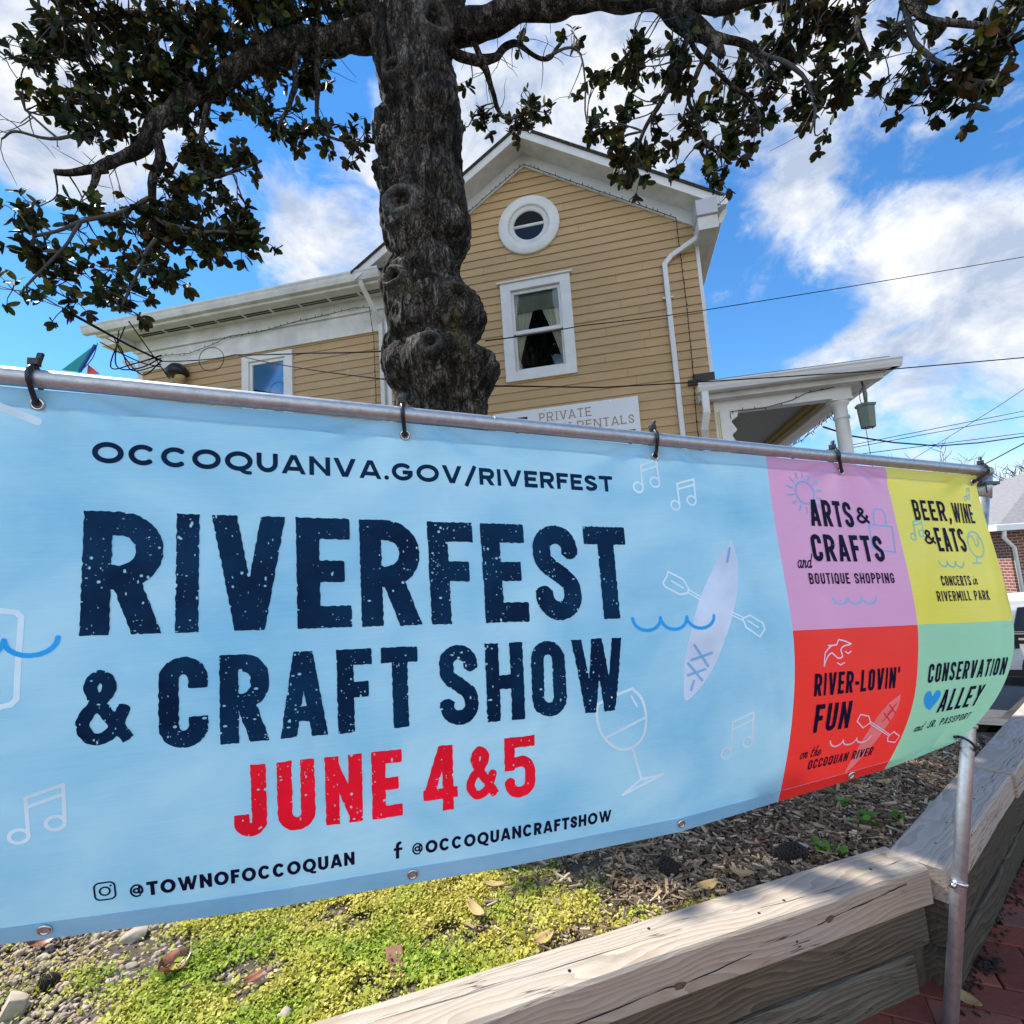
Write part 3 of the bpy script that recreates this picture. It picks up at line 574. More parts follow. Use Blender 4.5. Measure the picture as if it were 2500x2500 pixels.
class Ink:
    """signed-distance drawing: strokes with flat or round ends, filled polygons"""
    def __init__(self): self.items = []
    def seg(self, a, b, w, f0=False, f1=False, clip=None): self.items.append(('s', a, b, w/2, f0, f1, clip))
    def path(self, pts, w, flat=False, clip=None):
        q = [pts[0]]
        for p in pts[1:]:
            if math.hypot(p[0]-q[-1][0], p[1]-q[-1][1]) > 1e-5: q.append(p)
        pts = q
        for i in range(len(pts)-1): self.seg(pts[i], pts[i+1], w, flat and i == 0, flat and i == len(pts)-2, clip)
    def disc(self, c, r): self.items.append(('d', c, r))
    def poly(self, pts): self.items.append(('p', np.array(pts, float)))
    def bbox(self):
        x = []; y = []
        for it in self.items:
            if it[0] == 's':
                for p in it[1:3]: x += [p[0]-it[3]*1.5, p[0]+it[3]*1.5]; y += [p[1]-it[3]*1.5, p[1]+it[3]*1.5]
            elif it[0] == 'd': x += [it[1][0]-it[2], it[1][0]+it[2]]; y += [it[1][1]-it[2], it[1][1]+it[2]]
            else: x += list(it[1][:, 0]); y += list(it[1][:, 1])
        return min(x), max(x), min(y), max(y)
    def field(self, X, Y):
        F = np.full(X.shape, 1.0)
        for it in self.items:
            if it[0] == 's':
                _, a, b, w, f0, f1, clip = it; a = np.array(a); b = np.array(b); d = b-a; Ln = np.linalg.norm(d)+1e-9; d = d/Ln
                t = (X-a[0])*d[0]+(Y-a[1])*d[1]; pr = np.abs((X-a[0])*d[1]-(Y-a[1])*d[0])
                over = np.maximum(np.where(t < 0, -t, 0), np.where(t > Ln, t-Ln, 0))
                g = np.hypot(over, pr)-w
                if f0: g = np.where(t < 0, np.maximum(pr-w, -t), g)
                if f1: g = np.where(t > Ln, np.maximum(pr-w, t-Ln), g)
                if clip: g = np.maximum(g, np.maximum(clip[0]-Y, Y-clip[1]))
            elif it[0] == 'd': g = np.hypot(X-it[1][0], Y-it[1][1])-it[2]
            else:
                p = it[1]; ins = np.zeros(X.shape, bool); g = np.full(X.shape, 9.0)
                for i in range(len(p)):
                    a = p[i]; b = p[(i+1) % len(p)]; d = b-a; Ln = np.hypot(*d)+1e-9
                    t = np.clip(((X-a[0])*d[0]+(Y-a[1])*d[1])/Ln**2, 0, 1); g = np.minimum(g, np.hypot(X-a[0]-t*d[0], Y-a[1]-t*d[1]))
                    c = (a[1] > Y) != (b[1] > Y); ins ^= c & (X < (b[0]-a[0])*(Y-a[1])/(b[1]-a[1]+1e-12)+a[0])
                g = np.where(ins, -g, g)
            F = np.minimum(F, g)
        return F
def arc(cx, cy, rx, ry, a0, a1, n=14): return [(cx+rx*math.cos(math.radians(a0+(a1-a0)*i/n)), cy+ry*math.sin(math.radians(a0+(a1-a0)*i/n))) for i in range(n+1)]
def smooth(pts, n=6, closed=False):
    P = [np.array(p, float) for p in pts]; m = len(P); out = []
    rng = range(m if closed else m-1)
    for i in rng:
        p1 = P[i]; p2 = P[(i+1) % m]; p0 = P[i-1] if (closed or i > 0) else 2*p1-p2; p3 = P[(i+2) % m] if (closed or i < m-2) else 2*p2-p1
        for k in range(n):
            t = k/n; out.append(tuple(.5*((2*p1)+(-p0+p2)*t+(2*p0-5*p1+4*p2-p3)*t*t+(-p0+3*p1-3*p2+p3)*t**3)))
    out.append(tuple(P[0] if closed else P[-1])); return out

HEAVY = dict(A=.55, B=.5, C=.5, D=.5, E=.44, F=.43, G=.5, H=.52, I=.17, J=.42, K=.52, L=.42, M=.66, N=.52, O=.5, P=.5, Q=.52, R=.53, S=.5, T=.47, U=.5, V=.56, W=.78, Y=.54)
HEAVY.update({'&': .6, '4': .5, '5': .48, ',': .17, '.': .17, '-': .28, "'": .15, ' ': .26})
WIDE = dict(A=1.02, C=1.0, D=.95, E=.72, F=.68, G=1.05, H=.88, I=.2, N=.92, O=1.12, Q=1.12, R=.82, S=.74, T=.8, U=.88, V=1.0, W=1.45)
WIDE.update({'/': .62, '.': .2, '@': 1.12})
def glyph(ink, ch, x0, y0, W, H, w, serif=0):
    """draw one capital with its box at (x0, y0), y up"""
    l, r, b, t = x0+w/2, x0+W-w/2, y0+w/2, y0+H-w/2; m = y0+H*.5; cx = x0+W/2; cl = (y0, y0+H); q = (r-l)/2
    S = lambda a, bb: ink.seg(a, bb, w, True, True, cl)
    Pth = lambda p, flat=True: ink.path(p, w, flat, cl)
    stem = lambda x: S((x, y0), (x, y0+H))
    e = H*.08
    def dia(xa, xb):  # diagonal from bottom xa to top xb, clipped flat
        k = (xb-xa)/H; S((xa-k*e, y0-e), (xb+k*e, y0+H+e))
    if ch == 'I': stem(cx)
    elif ch in 'EFL':
        stem(l)
        if ch in 'EL': S((x0, b), (x0+W, b))
        if ch in 'EF': S((x0, t), (x0+W, t)); S((x0, m+H*.01), (x0+W*.88, m+H*.01))
    elif ch == 'T': S((x0, t), (x0+W, t)); stem(cx)
    elif ch == 'H': stem(l); stem(r); S((l, m), (r, m))
    elif ch == 'A': w = w*.92; l = x0+w/2; r = x0+W-w/2; dia(l, cx-w*.10); dia(r, cx+w*.10); S((l+W*.1, y0+H*.27), (r-W*.1, y0+H*.27))
    elif ch == 'V': dia(cx-w*.1, l); dia(cx+w*.1, r)
    elif ch == 'W':
        w = w*.82; l = x0+w/2; r = x0+W-w/2
        a = x0+W*.30; c = x0+W*.70; dia(a, l); dia(a+w*.1, cx-w*.05); dia(c-w*.1, cx+w*.05); dia(c, r)
    elif ch == 'M': stem(l); stem(r); S((l, t+w*.3), (cx, y0+H*.3)); S((r, t+w*.3), (cx, y0+H*.3))
    elif ch == 'N': stem(l); stem(r); ink.seg((l-w*.1, y0+H-w*.1), (r+w*.1, y0+w*.1), w*.8, True, True, cl)
    elif ch == 'Y': S((cx, y0), (cx, m)); S((cx, m-w*.2), (l-e*.3, y0+H+e)); S((cx, m-w*.2), (r+e*.3, y0+H+e))
    elif ch == 'K': stem(l); S((l, m-w*.3), (r+e*.4, y0+H+e)); S((l+w*.5, m+w*.2), (r+e*.4, y0-e))
    elif ch in 'PR':
        bt = t; bb = m-H*.04; rr = min((bt-bb)/2, q*1.2); stem(l)
        Pth([(l, bt), (r-rr, bt)]+arc(r-rr, bt-rr, rr, rr, 90, 0)+arc(r-rr, bb+rr, rr, rr, 0, -90)+[(l, bb)], False)
        if ch == 'R': k = .5; S((cx+w*.05-e*.0, bb), (r+e*.28, y0-e))
    elif ch == 'B':
        stem(l)
        for (bt, bb, rx) in ((t, m, r-W*.04), (m, b, r)):
            rr = (bt-bb)/2*.95; rr = min(rr, q); Pth([(l, bt), (rx-rr, bt)]+arc(rx-rr, bt-rr, rr, rr, 90, 0)+arc(rx-rr, bb+rr, rr, rr, 0, -90)+[(l, bb)], False)
    elif ch == 'D':
        rr = min(q*1.3, (t-b)/2); stem(l); Pth([(l, t), (r-rr, t)]+arc(r-rr, t-rr, rr, rr, 90, 0)+arc(r-rr, b+rr, rr, rr, 0, -90)+[(l, b)], False)
    elif ch in 'OQCG':
        rr = min(q, (t-b)/2); ry = rr
        if W > H*.7: rxx = q; ry = (t-b)/2
        else: rxx = rr
        top = arc(cx, t-ry, rxx, ry, 180, 0); bot = arc(cx, b+ry, rxx, ry, 0, -180)
        if ch in 'OQ': Pth(top+bot+[top[0]], False)
        elif t-b > 2*ry+H*.08:  # condensed: straight terminals
            Pth([(r, y0+H*.66)]+arc(cx, t-ry, rxx, ry, 0, 180)+arc(cx, b+ry, rxx, ry, 180, 360)+[(r, y0+H*(.34 if ch == 'C' else .5))])
            if ch == 'G': S((cx, y0+H*.46), (r+w/2, y0+H*.46))
        else:
            Pth(arc(cx, (t+b)/2, rxx, ry, 42, 318 if ch == 'C' else 345, 30))
            if ch == 'G': S((cx+W*.02, m-w*.1), (r+w*.35, m-w*.1))
        if ch == 'Q': S((cx+W*.06, y0+H*.24), (r+w*.15, y0-H*.10)) if W < H*.8 else ink.path(smooth([(cx-W*.02, y0+H*.16), (cx+W*.2, y0-H*.04), (cx+W*.44, y0-H*.08)]), w*.8, True)
    elif ch == 'U':
        rr = min(q, (t-b)/2); Pth([(l, y0+H)]+arc(cx, b+rr, q, rr, 180, 360)+[(r, y0+H)])
    elif ch == 'J':
        rr = q; Pth([(l, y0+H*.32)]+arc(cx, b+rr, q, rr, 180, 360)+[(r, y0+H)])
    elif ch == 'S':
        rr = min(q, (t-b)/4.05) if W > H*.6 else q
        ry = min(rr, (t-b)/4.0) if W > H*.6 else min(q, (t-b)/2.9)
        pts = [(r, t-ry-H*.05)]+arc(cx, t-ry, q, ry, 0, 180)
        mid = smooth([(l, t-ry), (l+q*.22, m+H*.10), (r-q*.22, m-H*.10), (r, b+ry)], 5)
        pts += mid[1:]+arc(cx, b+ry, q, ry, 0, -180)+[(l, b+ry+H*.05)]
        if W > H*.6: pts = arc(cx, t-ry, q, ry, 25, 180)+mid[1:]+arc(cx, b+ry, q, ry, 0, -155)
        Pth(pts)
    elif ch == '&':
        u = lambda a, c: (l+a*(r-l), b+c*(t-b))
        Pth(smooth([u(1.04, -.03), u(.66, .30), u(.26, .68), u(.2, .86), u(.4, 1.0), u(.62, .86), u(.5, .66), u(.16, .45), u(.0, .24), u(.14, .05), u(.38, 0), u(.66, .1), u(.88, .36), u(.93, .46)], 5))
    elif ch == '4': S((r-W*.12, y0), (r-W*.12, y0+H)); S((x0, y0+H*.27), (x0+W, y0+H*.27)); S((l-W*.02, y0+H*.25), (r-W*.16, y0+H+e))
    elif ch == '5':
        S((l, t), (x0+W, t)); S((l, y0+H), (l, m-w*.2)); rr = min(q, H*.28)
        Pth([(l, m+H*.08), (cx, m+H*.10)]+arc(cx, m+H*.10-rr, q, rr, 90, 0)+arc(cx, b+rr, q, rr, 0, -180)+[(l, b+rr+H*.04)])
    elif ch == ',': S((cx, y0+w), (cx, y0)); S((cx, y0), (cx-w*.4, y0-H*.12)) if False else ink.seg((cx, y0), (cx-w*.35, y0-H*.10), w*.8)
    elif ch == '.': ink.disc((cx, y0+w*.55), w*.58)
    elif ch == "'": ink.seg((cx, y0+H*.72), (cx+w*.1, y0+H), w, True, True)
    elif ch == '-': ink.seg((x0, y0+H*.42), (x0+W, y0+H*.42), w, True, True)
    elif ch == '/': dia(x0+w/2, x0+W-w/2) if False else ink.seg((x0+w*.3, y0-H*.12), (x0+W-w*.3, y0+H*1.06), w, True, True)
    elif ch == '@':
        ww = w*.52; ink.path(arc(cx, m-H*.02, q, (t-b)/2*1.06, -58, 282, 26)[0:] if False else arc(cx, m-H*.02, q, (t-b)/2*1.06, -20, 300, 30), ww)
        ink.path(arc(cx-W*.02, m-H*.02, q*.45, q*.47, 0, 360, 18), ww); ink.path(smooth([(cx+q*.46, m+H*.22), (cx+q*.46, m-H*.16), (cx+q*.72, m-H*.24), (r, m-H*.02)]), ww)
    if serif:
        for (xx) in {'I': [cx], 'P': [l], 'R': [l, r], 'T': [cx], 'E': [l], 'N': [l, r], 'L': [l], 'A': [l, r], 'V': [l, r]}.get(ch, []):
            for yy in ({'V': [t]}.get(ch, [b] if ch in 'ATR' else [b, t])): ink.seg((xx-serif, yy), (xx+serif, yy), w*.45)
def text(ink, s, x0, x1, ybase, H, w, widths=HEAVY, gap=.085, hs=None, serif=0):
    """set a line between x0 and x1; letters share the scaled widths"""
    nat = sum(widths.get(c, HEAVY.get(c, .5))*H for c in s); gaps = gap*H*(len(s)-1); k = (x1-x0)/(nat+gaps); x = x0
    for c in s:
        cw = widths.get(c, HEAVY.get(c, .5))*H*k
        if c != ' ': glyph(ink, c, x, ybase, cw, H, min(w, cw*.95), serif)
        x += cw+gap*H*k
    return ink

def lay(name, ink, mat, parent, cell=.0016, rough=0.0, speck=0.0, srad=1.0, put=None, off=.0009, seed=0):
    """turn ink into a fine mesh by marching squares and lay it on the cloth (v runs down = -y)"""
    a, b, c, d = ink.bbox(); a -= 3*cell; b += 3*cell; c -= 3*cell; d += 3*cell
    nx = int((b-a)/cell)+2; ny = int((d-c)/cell)+2
    xs = a+np.arange(nx)*cell; ys = c+np.arange(ny)*cell; X, Y = np.meshgrid(xs, ys); F = ink.field(X, Y)
    rg = np.random.default_rng(seed+5)
    if rough:
        nzf = np.zeros_like(F)
        for k in range(9):
            an = rg.uniform(0, 6.28); fr = rg.uniform(180, 620); nzf += np.sin((X*math.cos(an)+Y*math.sin(an))*fr+rg.uniform(0, 6.28))
        F = F+rough*nzf/3.0
    if speck:
        n = int((b-a)*(d-c)*speck); cl = rg.uniform(0, 1, (max(4, n//40), 2))
        for i in range(n):
            if rg.random() < .55: q = cl[rg.integers(len(cl))]+rg.normal(0, .035, 2)*np.array([1, (b-a)/(d-c)*.6])
            else: q = rg.uniform(0, 1, 2)
            x = a+q[0]*(b-a); y = c+q[1]*(d-c); r = srad*min(.0028, .00068*math.exp(rg.normal(.22, .5))); el = rg.uniform(.6, 1.6)
            i0, i1 = np.searchsorted(xs, [x-2*r, x+2*r]); j0, j1 = np.searchsorted(ys, [y-2*r, y+2*r])
            if i1 > i0 and j1 > j0:
                sub = np.hypot((X[j0:j1, i0:i1]-x)*el, (Y[j0:j1, i0:i1]-y)/el)-r
                F[j0:j1, i0:i1] = np.maximum(F[j0:j1, i0:i1], -sub)
    inside = F < 0
    c4 = inside[:-1, :-1].astype(int)+inside[:-1, 1:]+inside[1:, 1:]+inside[1:, :-1]
    V = []; faces = []; full = c4 == 4
    for j in range(ny-1):
        row = full[j]; i = 0
        idx = np.flatnonzero(row)
        if len(idx):
            br = np.flatnonzero(np.diff(idx) != 1); st = np.r_[idx[0], idx[br+1]]; en = np.r_[idx[br], idx[-1]]
            for s0, e0 in zip(st, en):
                p = s0
                while p <= e0:
                    z = min(e0, p+7); o = len(V)
                    V += [(xs[p], ys[j]), (xs[z+1], ys[j]), (xs[z+1], ys[j+1]), (xs[p], ys[j+1])]; faces.append((o, o+1, o+2, o+3)); p = z+1
    for j, i in np.argwhere((c4 > 0) & (c4 < 4)):
        cs = [(xs[i], ys[j], F[j, i]), (xs[i+1], ys[j], F[j, i+1]), (xs[i+1], ys[j+1], F[j+1, i+1]), (xs[i], ys[j+1], F[j+1, i])]; pl = []
        for k in range(4):
            p, q = cs[k], cs[(k+1) % 4]
            if p[2] < 0: pl.append((p[0], p[1]))
            if (p[2] < 0) != (q[2] < 0):
                t = p[2]/(p[2]-q[2]); pl.append((p[0]+t*(q[0]-p[0]), p[1]+t*(q[1]-p[1])))
        if len(pl) >= 3: o = len(V); V += pl; faces.append(tuple(range(o, o+len(pl))))
    V = np.array(V)
    P = put(V[:, 0], V[:, 1]) if put else surf_off(V[:, 0], -V[:, 1], off)
    me = bpy.data.meshes.new(name); me.from_pydata(P.tolist(), [], faces); me.materials.append(mat); me.update()
    o = bpy.data.objects.new(name, me); COL.objects.link(o); o.parent = parent; return o

def build_banner():
    T = thing('festival_banner', 'long vinyl festival banner, sky blue with four coloured squares, hung from the pipe rail', 'banner', tuple(surf(0.5, .9)))
    inv = Matrix.Translation(-T.location)
    parts = []
    def panel(name, mat, s0, s1, v0, v1, label=None):
        ns = max(2, int((s1-s0)/.006)); nv = max(2, int((v1-v0)/.008))
        s = np.linspace(s0, s1, ns+1); v = np.linspace(v0, v1, nv+1); Sg, Vg = np.meshgrid(s, v)
        P = surf(Sg, Vg).reshape(-1, 3); i = np.arange(nv)[:, None]*(ns+1)+np.arange(ns)[None]
        Fq = np.stack([i, i+1, i+ns+2, i+ns+1], -1).reshape(-1, 4)
        o = fast_mesh(name, P, Fq, mat, T, True)
        if label: o['label'] = label
        parts.append(o); return o
    S1, S2, S3, S4, VM = -1.3, 1.088, 1.535, 1.945, .455
    panel('blue_panel', M['b_blue'], S1, S1+(S2-S1), 0, VH, 'large sky blue panel of the banner')
    panel('pink_panel', M['b_pink'], S2, S3, 0, VM, 'lilac pink square of the banner')
    panel('yellow_panel', M['b_yellow'], S3, S4, 0, VM, 'lemon yellow square of the banner')
    panel('red_panel', M['b_red'], S2, S3, VM, VH, 'coral red square of the banner')
    panel('green_panel', M['b_green'], S3, S4, VM, VH, 'mint green square of the banner')
    # folded hems: a second layer of cloth behind the edges
    for nm, v0, v1 in (('bottom_hem', VH-.037, VH), ('top_hem', 0, .032)):
        for mm, a, b in ((M['b_blue'], S1, S2), (M['b_pink'] if v0 < .1 else M['b_red'], S2, S3), (M['b_yellow'] if v0 < .1 else M['b_green'], S3, S4)):
            ns = max(2, int((b-a)/.02)); s = np.linspace(a, b, ns+1); Sg, Vg = np.meshgrid(s, np.linspace(v0, v1, 4))
            P = surf_off(Sg, Vg, -.0015).reshape(-1, 3); i = np.arange(3)[:, None]*(ns+1)+np.arange(ns)[None]
            o = fast_mesh('hem', P, np.stack([i, i+1, i+ns+2, i+ns+1], -1).reshape(-1, 4), mm, T, True); parts.append(o)
    for nm, vv in (('hem_stitching', VH-.035), ('hem_stitching', .030)):      # sewn line of stitches along the hem
        q = MB(); s_ = -1.3
        ss = np.arange(-1.0, 1.94, .0075); a_ = surf_off(ss, np.full_like(ss, vv), .0006); b_ = surf_off(ss+.0045, np.full_like(ss, vv), .0006); up_ = np.array([0, 0, .0004])
        for p0, p1 in zip(a_, b_): q.add([p0-up_, p1-up_, p1+up_, p0+up_], [(0, 1, 2, 3)])
        o = q.build(nm, M['ink_blue'], T, fix=False); o['kind'] = 'stuff'; parts.append(o)
    def put(name, ink, mat, label=None, **kw):
        o = lay(name, ink, mat, T, seed=len(parts), **kw)
        if label: o['label'] = label
        parts.append(o)
    N, ND, PA = M['navy'], M['navy_dark'], M['ink_pale']
    # --- headline lettering on the blue panel (y = -v)
    put('web_address_lettering', text(Ink(), 'OCCOQUANVA.GOV/RIVERFEST', -.388, .616, -.121, .037, .0085, WIDE, .16), N, 'navy web address OCCOQUANVA.GOV/RIVERFEST', cell=.0011)
    put('title_lettering', text(Ink(), 'RIVERFEST', -.397, .634, -.411, .207, .0405, HEAVY, .085), N, 'large navy title RIVERFEST', cell=.0014, rough=.0006, speck=7600, off=.0013)
    i1 = Ink(); text(i1, '&', -.402, -.322, -.588, .122, .0195); text(i1, 'CRAFT', -.286, .148, -.605, .153, .0295, gap=.12); text(i1, 'SHOW', .190, .600, -.611, .158, .0285, gap=.11)
    put('title_lettering', i1, N, 'large navy line & CRAFT SHOW', cell=.0014, rough=.0006, speck=7800, off=.0013)
    i2 = Ink(); text(i2, 'JUNE', -.178, .112, -.776, .130, .0245, gap=.14); text(i2, '4', .153, .220, -.778, .130, .0215); text(i2, '&', .238, .306, -.765, .108, .0175); text(i2, '5', .319, .387, -.775, .128, .0225)
    put('date_lettering', i2, M['ink_red'], 'red date JUNE 4 & 5', cell=.0014, rough=.0005, speck=6500, off=.0013)
    put('account_lettering', text(Ink(), '@TOWNOFOCCOQUAN', -.342, .022, -.863, .027, .0062, WIDE, .17), ND, 'navy account name @TOWNOFOCCOQUAN', cell=.0009)
    put('account_lettering', text(Ink(), '@OCCOQUANCRAFTSHOW', .128, .568, -.863, .027, .0062, WIDE, .17), ND, 'navy account name @OCCOQUANCRAFTSHOW', cell=.0009)
    ic = Ink(); a, b, c, d, rr = -.390, -.361, -.859, -.826, .008
    ic.path(arc(b-rr, d-rr, rr, rr, 90, 0, 5)+arc(b-rr, c+rr, rr, rr, 0, -90, 5)+arc(a+rr, c+rr, rr, rr, -90, -180, 5)+arc(a+rr, d-rr, rr, rr, 180, 90, 5)+[(b-rr, d)], .0028)
    ic.path(arc(-.3755, -.8425, .0072, .0078, 0, 360, 20), .0028); ic.disc((-.3665, -.833), .0018)
    put('camera_icon', ic, ND, cell=.0008)
    fi = Ink(); fi.path([(.1015, -.864), (.1015, -.838)]+arc(.1068, -.838, .0053, .0062, 180, 78, 6), .0062, True); fi.seg((.0945, -.8445), (.1105, -.8445), .0055, True, True)
    put('letter_icon', fi, ND, cell=.0008)
    # --- pale line drawings
    def note(ink, c1, c2, r, t1, t2, b1, b2, w):
        for c in (c1, c2): ink.path(arc(c[0], -c[1], r, r*.9, 0, 360, 18), w)
        ink.path([(c1[0]+r, -c1[1]), (t1[0], -t1[1]), (t2[0], -t2[1]), (c2[0]+r, -c2[1])], w); ink.seg((b1[0], -b1[1]), (b2[0], -b2[1]), w)
    k = Ink(); note(k, (.686, .106), (.737, .090), .0135, (.698, .052), (.749, .034), (.698, .066), (.749, .048), .0052)
    note(k, (.787, .145), (.835, .131), .0125, (.799, .090), (.847, .077), (.799, .104), (.847, .091), .005)
    note(k, (.879, .745), (.945, .725), .0145, (.895, .669), (.960, .650), (.896, .687), (.960, .668), .0056)
    note(k, (-.481, .724), (-.433, .709), .0125, (-.469, .662), (-.420, .647), (-.469, .678), (-.420, .662), .0054)
    put('music_note_drawing', k, PA, 'pale outlines of music notes')
    k = Ink(); k.poly([(x, -y) for x, y in smooth([(.941, .224), (.948, .297), (.911, .408), (.842, .533), (.765, .604), (.757, .557), (.771, .486), (.823, .366), (.887, .274)], 5, False)])
    put('kayak_drawing', k, M['ink_pale2'], 'pale kayak on the blue panel', off=.0007)
    k = Ink(); k.path([(.736, -.318), (.741, -.306), (.781, -.325), (.793, -.348), (.788, -.357), (.767, -.360), (.728, -.341), (.724, -.332), (.736, -.318)], .0045); k.seg((.748, -.328), (.778, -.345), .004)
    for dy in (-.004, .004): k.seg((.791, -.352-dy), (.822, -.369-dy), .0035); k.seg((.906, -.407-dy), (.940, -.422-dy), .0035)
    k.path([(.938, -.420), (.962, -.413), (1.000, -.433), (1.004, -.449), (.988, -.467), (.945, -.442), (.938, -.420)], .0045); k.seg((.953, -.426), (.985, -.443), .004)
    put('paddle_drawing', k, PA, 'pale paddle outlines beside the kayak')
    for a, b in (((.793, .478), (.827, .528)), ((.840, .498), (.781, .512)), ((.772, .519), (.808, .560)), ((.818, .535), (.769, .546)), ((.785, .560), (.776, .580)), ((.929, .248), (.914, .282))): k = Ink(); k.seg((a[0], -a[1]), (b[0], -b[1]), .006); put('kayak_strap_drawing', k, M['ink_blue'], off=.0016)
    def wave(ink, pts, depth, w):
        for (x0, y0), (x1, y1) in zip(pts[:-1], pts[1:]): ink.path([(x0+(x1-x0)*(.5-.5*math.cos(math.pi*i/10)), -(y0+(y1-y0)*i/10)-depth*math.sin(math.pi*i/10)) for i in range(11)], w)
    k = Ink(); wave(k, [(.634, .412), (.708, .412), (.779, .412), (.855, .411)], .028, .0075); wave(k, [(-.640, .416), (-.566, .415), (-.494, .414), (-.425, .412)], .026, .0075)
    put('wave_drawing', k, M['ink_cyan'], 'bright blue wave lines on the blue panel', off=.0016)
    k = Ink(); k.path([(x, -y) for x, y in smooth([(.621, .566), (.644, .592), (.653, .631), (.648, .669), (.629, .692), (.596, .701), (.562, .684), (.539, .654), (.530, .616), (.535, .593)], 4)]+[(.570, -.580), (.621, -.566)], .0062)
    k.seg((.553, -.669), (.651, -.633), .006); k.seg((.618, -.698), (.643, -.776), .006); k.path([(.595, -.806), (.640, -.776), (.699, -.771), (.595, -.806)], .0055); k.seg((.617, -.583), (.630, -.605), .005)
    put('wine_glass_drawing', k, PA, 'pale outline of a wine glass')
    k = Ink(); k.seg((-.62, .004), (-.469, -.054), .0135); k.path([(-.66, -.345), (-.480, -.371), (-.4735, -.378), (-.477, -.505), (-.484, -.5135), (-.66, -.545)], .0082); k.path(arc(-.56, -.325, .052, .05, 0, 360, 26), .0082)
    put('shopping_bag_drawing', k, PA, 'pale outline of a shopping bag at the left of the banner')
    # --- four coloured squares
    kw = dict(cell=.0009, rough=.00025, speck=6500, srad=.42, off=.0015)
    p = Ink(); text(p, 'ARTS', 1.208, 1.370, -.184, .073, .0130, gap=.14); text(p, '&', 1.384, 1.430, -.172, .048, .0082); text(p, 'CRAFTS', 1.196, 1.455, -.279, .073, .0132, gap=.13); text(p, 'BOUTIQUE SHOPPING', 1.168, 1.473, -.339, .029, .0048, gap=.17)
    put('pink_square_lettering', p, ND, 'navy words ARTS & CRAFTS and BOUTIQUE SHOPPING', **kw)
    p = Ink(); text(p, 'BEER,', 1.620, 1.775, -.154, .062, .0098, gap=.15); text(p, 'WINE', 1.785, 1.888, -.157, .062, .0080, gap=.13); text(p, '&', 1.640, 1.682, -.226, .044, .0072); text(p, 'EATS', 1.686, 1.812, -.247, .072, .0108, gap=.14)
    text(p, 'CONCERTS', 1.660, 1.787, -.348, .029, .0042, gap=.2); text(p, 'RIVERMILL PARK', 1.628, 1.857, -.392, .029, .0042, gap=.2)
    put('yellow_square_lettering', p, ND, 'navy words BEER, WINE & EATS CONCERTS in RIVERMILL PARK', **kw)
    p = Ink(); text(p, "RIVER-LOVIN'", 1.153, 1.460, -.627, .060, .0095, gap=.15); text(p, 'FUN', 1.165, 1.292, -.730, .080, .0135, gap=.15); text(p, 'OCCOQUAN RIVER', 1.172, 1.428, -.842, .030, .0048, gap=.18)
    put('red_square_lettering', p, ND, "navy words RIVER-LOVIN' FUN on the OCCOQUAN RIVER", **kw)
    p = Ink(); text(p, 'CONSERVATION', 1.577, 1.922, -.624, .057, .0090, gap=.17); text(p, 'ALLEY', 1.655, 1.853, -.729, .077, .0118, gap=.17); text(p, 'JR. PASSPORT', 1.640, 1.852, -.784, .028, .0042, gap=.2)
    put('green_square_lettering', p, ND, 'navy words CONSERVATION ALLEY and JR. PASSPORT', **kw)
    # handwritten joining words
    def script(ink, word, x0, y0, H, w):
        x = x0; sl = .28
        G = {'a': [[(.75, .85), (.45, 1), (.1, .75), (.1, .25), (.4, 0), (.75, .4), (.82, 1)], [(.82, 1), (.74, .2), (.95, 0), (1.15, .25)]],
             'n': [[(.05, .9), (.15, 1), (.12, 0)], [(.12, .3), (.45, .95), (.7, .85), (.65, .15), (.85, 0), (1.1, .3)]],
             'd': [[(.75, .85), (.45, 1), (.1, .75), (.1, .25), (.4, 0), (.75, .4), (.95, 1.9)], [(.82, 1), (.76, .2), (.95, 0), (1.15, .25)]],
             'o': [[(.5, 1), (.12, .7), (.15, .2), (.5, 0), (.82, .35), (.8, .8), (.5, 1), (.75, .8), (1.1, .85)]],
             't': [[(.5, 1.7), (.35, .4), (.5, 0), (.8, .2)], [(.1, 1.1), (.85, 1.15)]],
             'h': [[(.3, 1.9), (.1, 0)], [(.13, .3), (.45, .95), (.7, .85), (.65, .15), (.85, 0), (1.1, .3)]],
             'e': [[(.1, .45), (.65, .6), (.6, .95), (.3, .95), (.1, .5), (.3, .02), (.7, .1), (1.05, .4)]],
             'i': [[(.3, 1), (.22, .2), (.4, 0), (.65, .25)], [(.4, 1.45), (.41, 1.47)]]}
        for c in word:
            if c == ' ': x += .5*H; continue
            for st in G[c]: ink.path([(x+px*H*.72+py*H*sl, y0+py*H) for px, py in smooth(st, 4)], w)
            x += (.62 if c == 'i' else .85)*H
    p = Ink(); script(p, 'and', 1.137, -.296, .019, .0034); script(p, 'on the', 1.133, -.802, .0165, .003); script(p, 'in', 1.795, -.345, .016, .0028); script(p, 'and', 1.580, -.786, .0155, .0028)
    put('handwritten_lettering', p, ND, 'small navy handwritten joining words', cell=.0008)
    # coloured line drawings
    k = Ink(); k.path(arc(1.205, -.093, .030, .031, 0, 360, 28), .0048)
    for i in range(14):
        a = 6.283*i/14+.15; k.seg((1.205+.040*math.cos(a), -.093+.041*math.sin(a)), (1.205+.058*math.cos(a), -.093+.058*math.sin(a)), .0042)
    k.path([(1.425, -.172), (1.512, -.178), (1.502, -.252), (1.418, -.243), (1.425, -.172)], .0042); k.path([(1.446, -.173), (1.450, -.145)]+arc(1.472, -.146, .022, .020, 180, 0, 10)+[(1.492, -.176)], .0042)
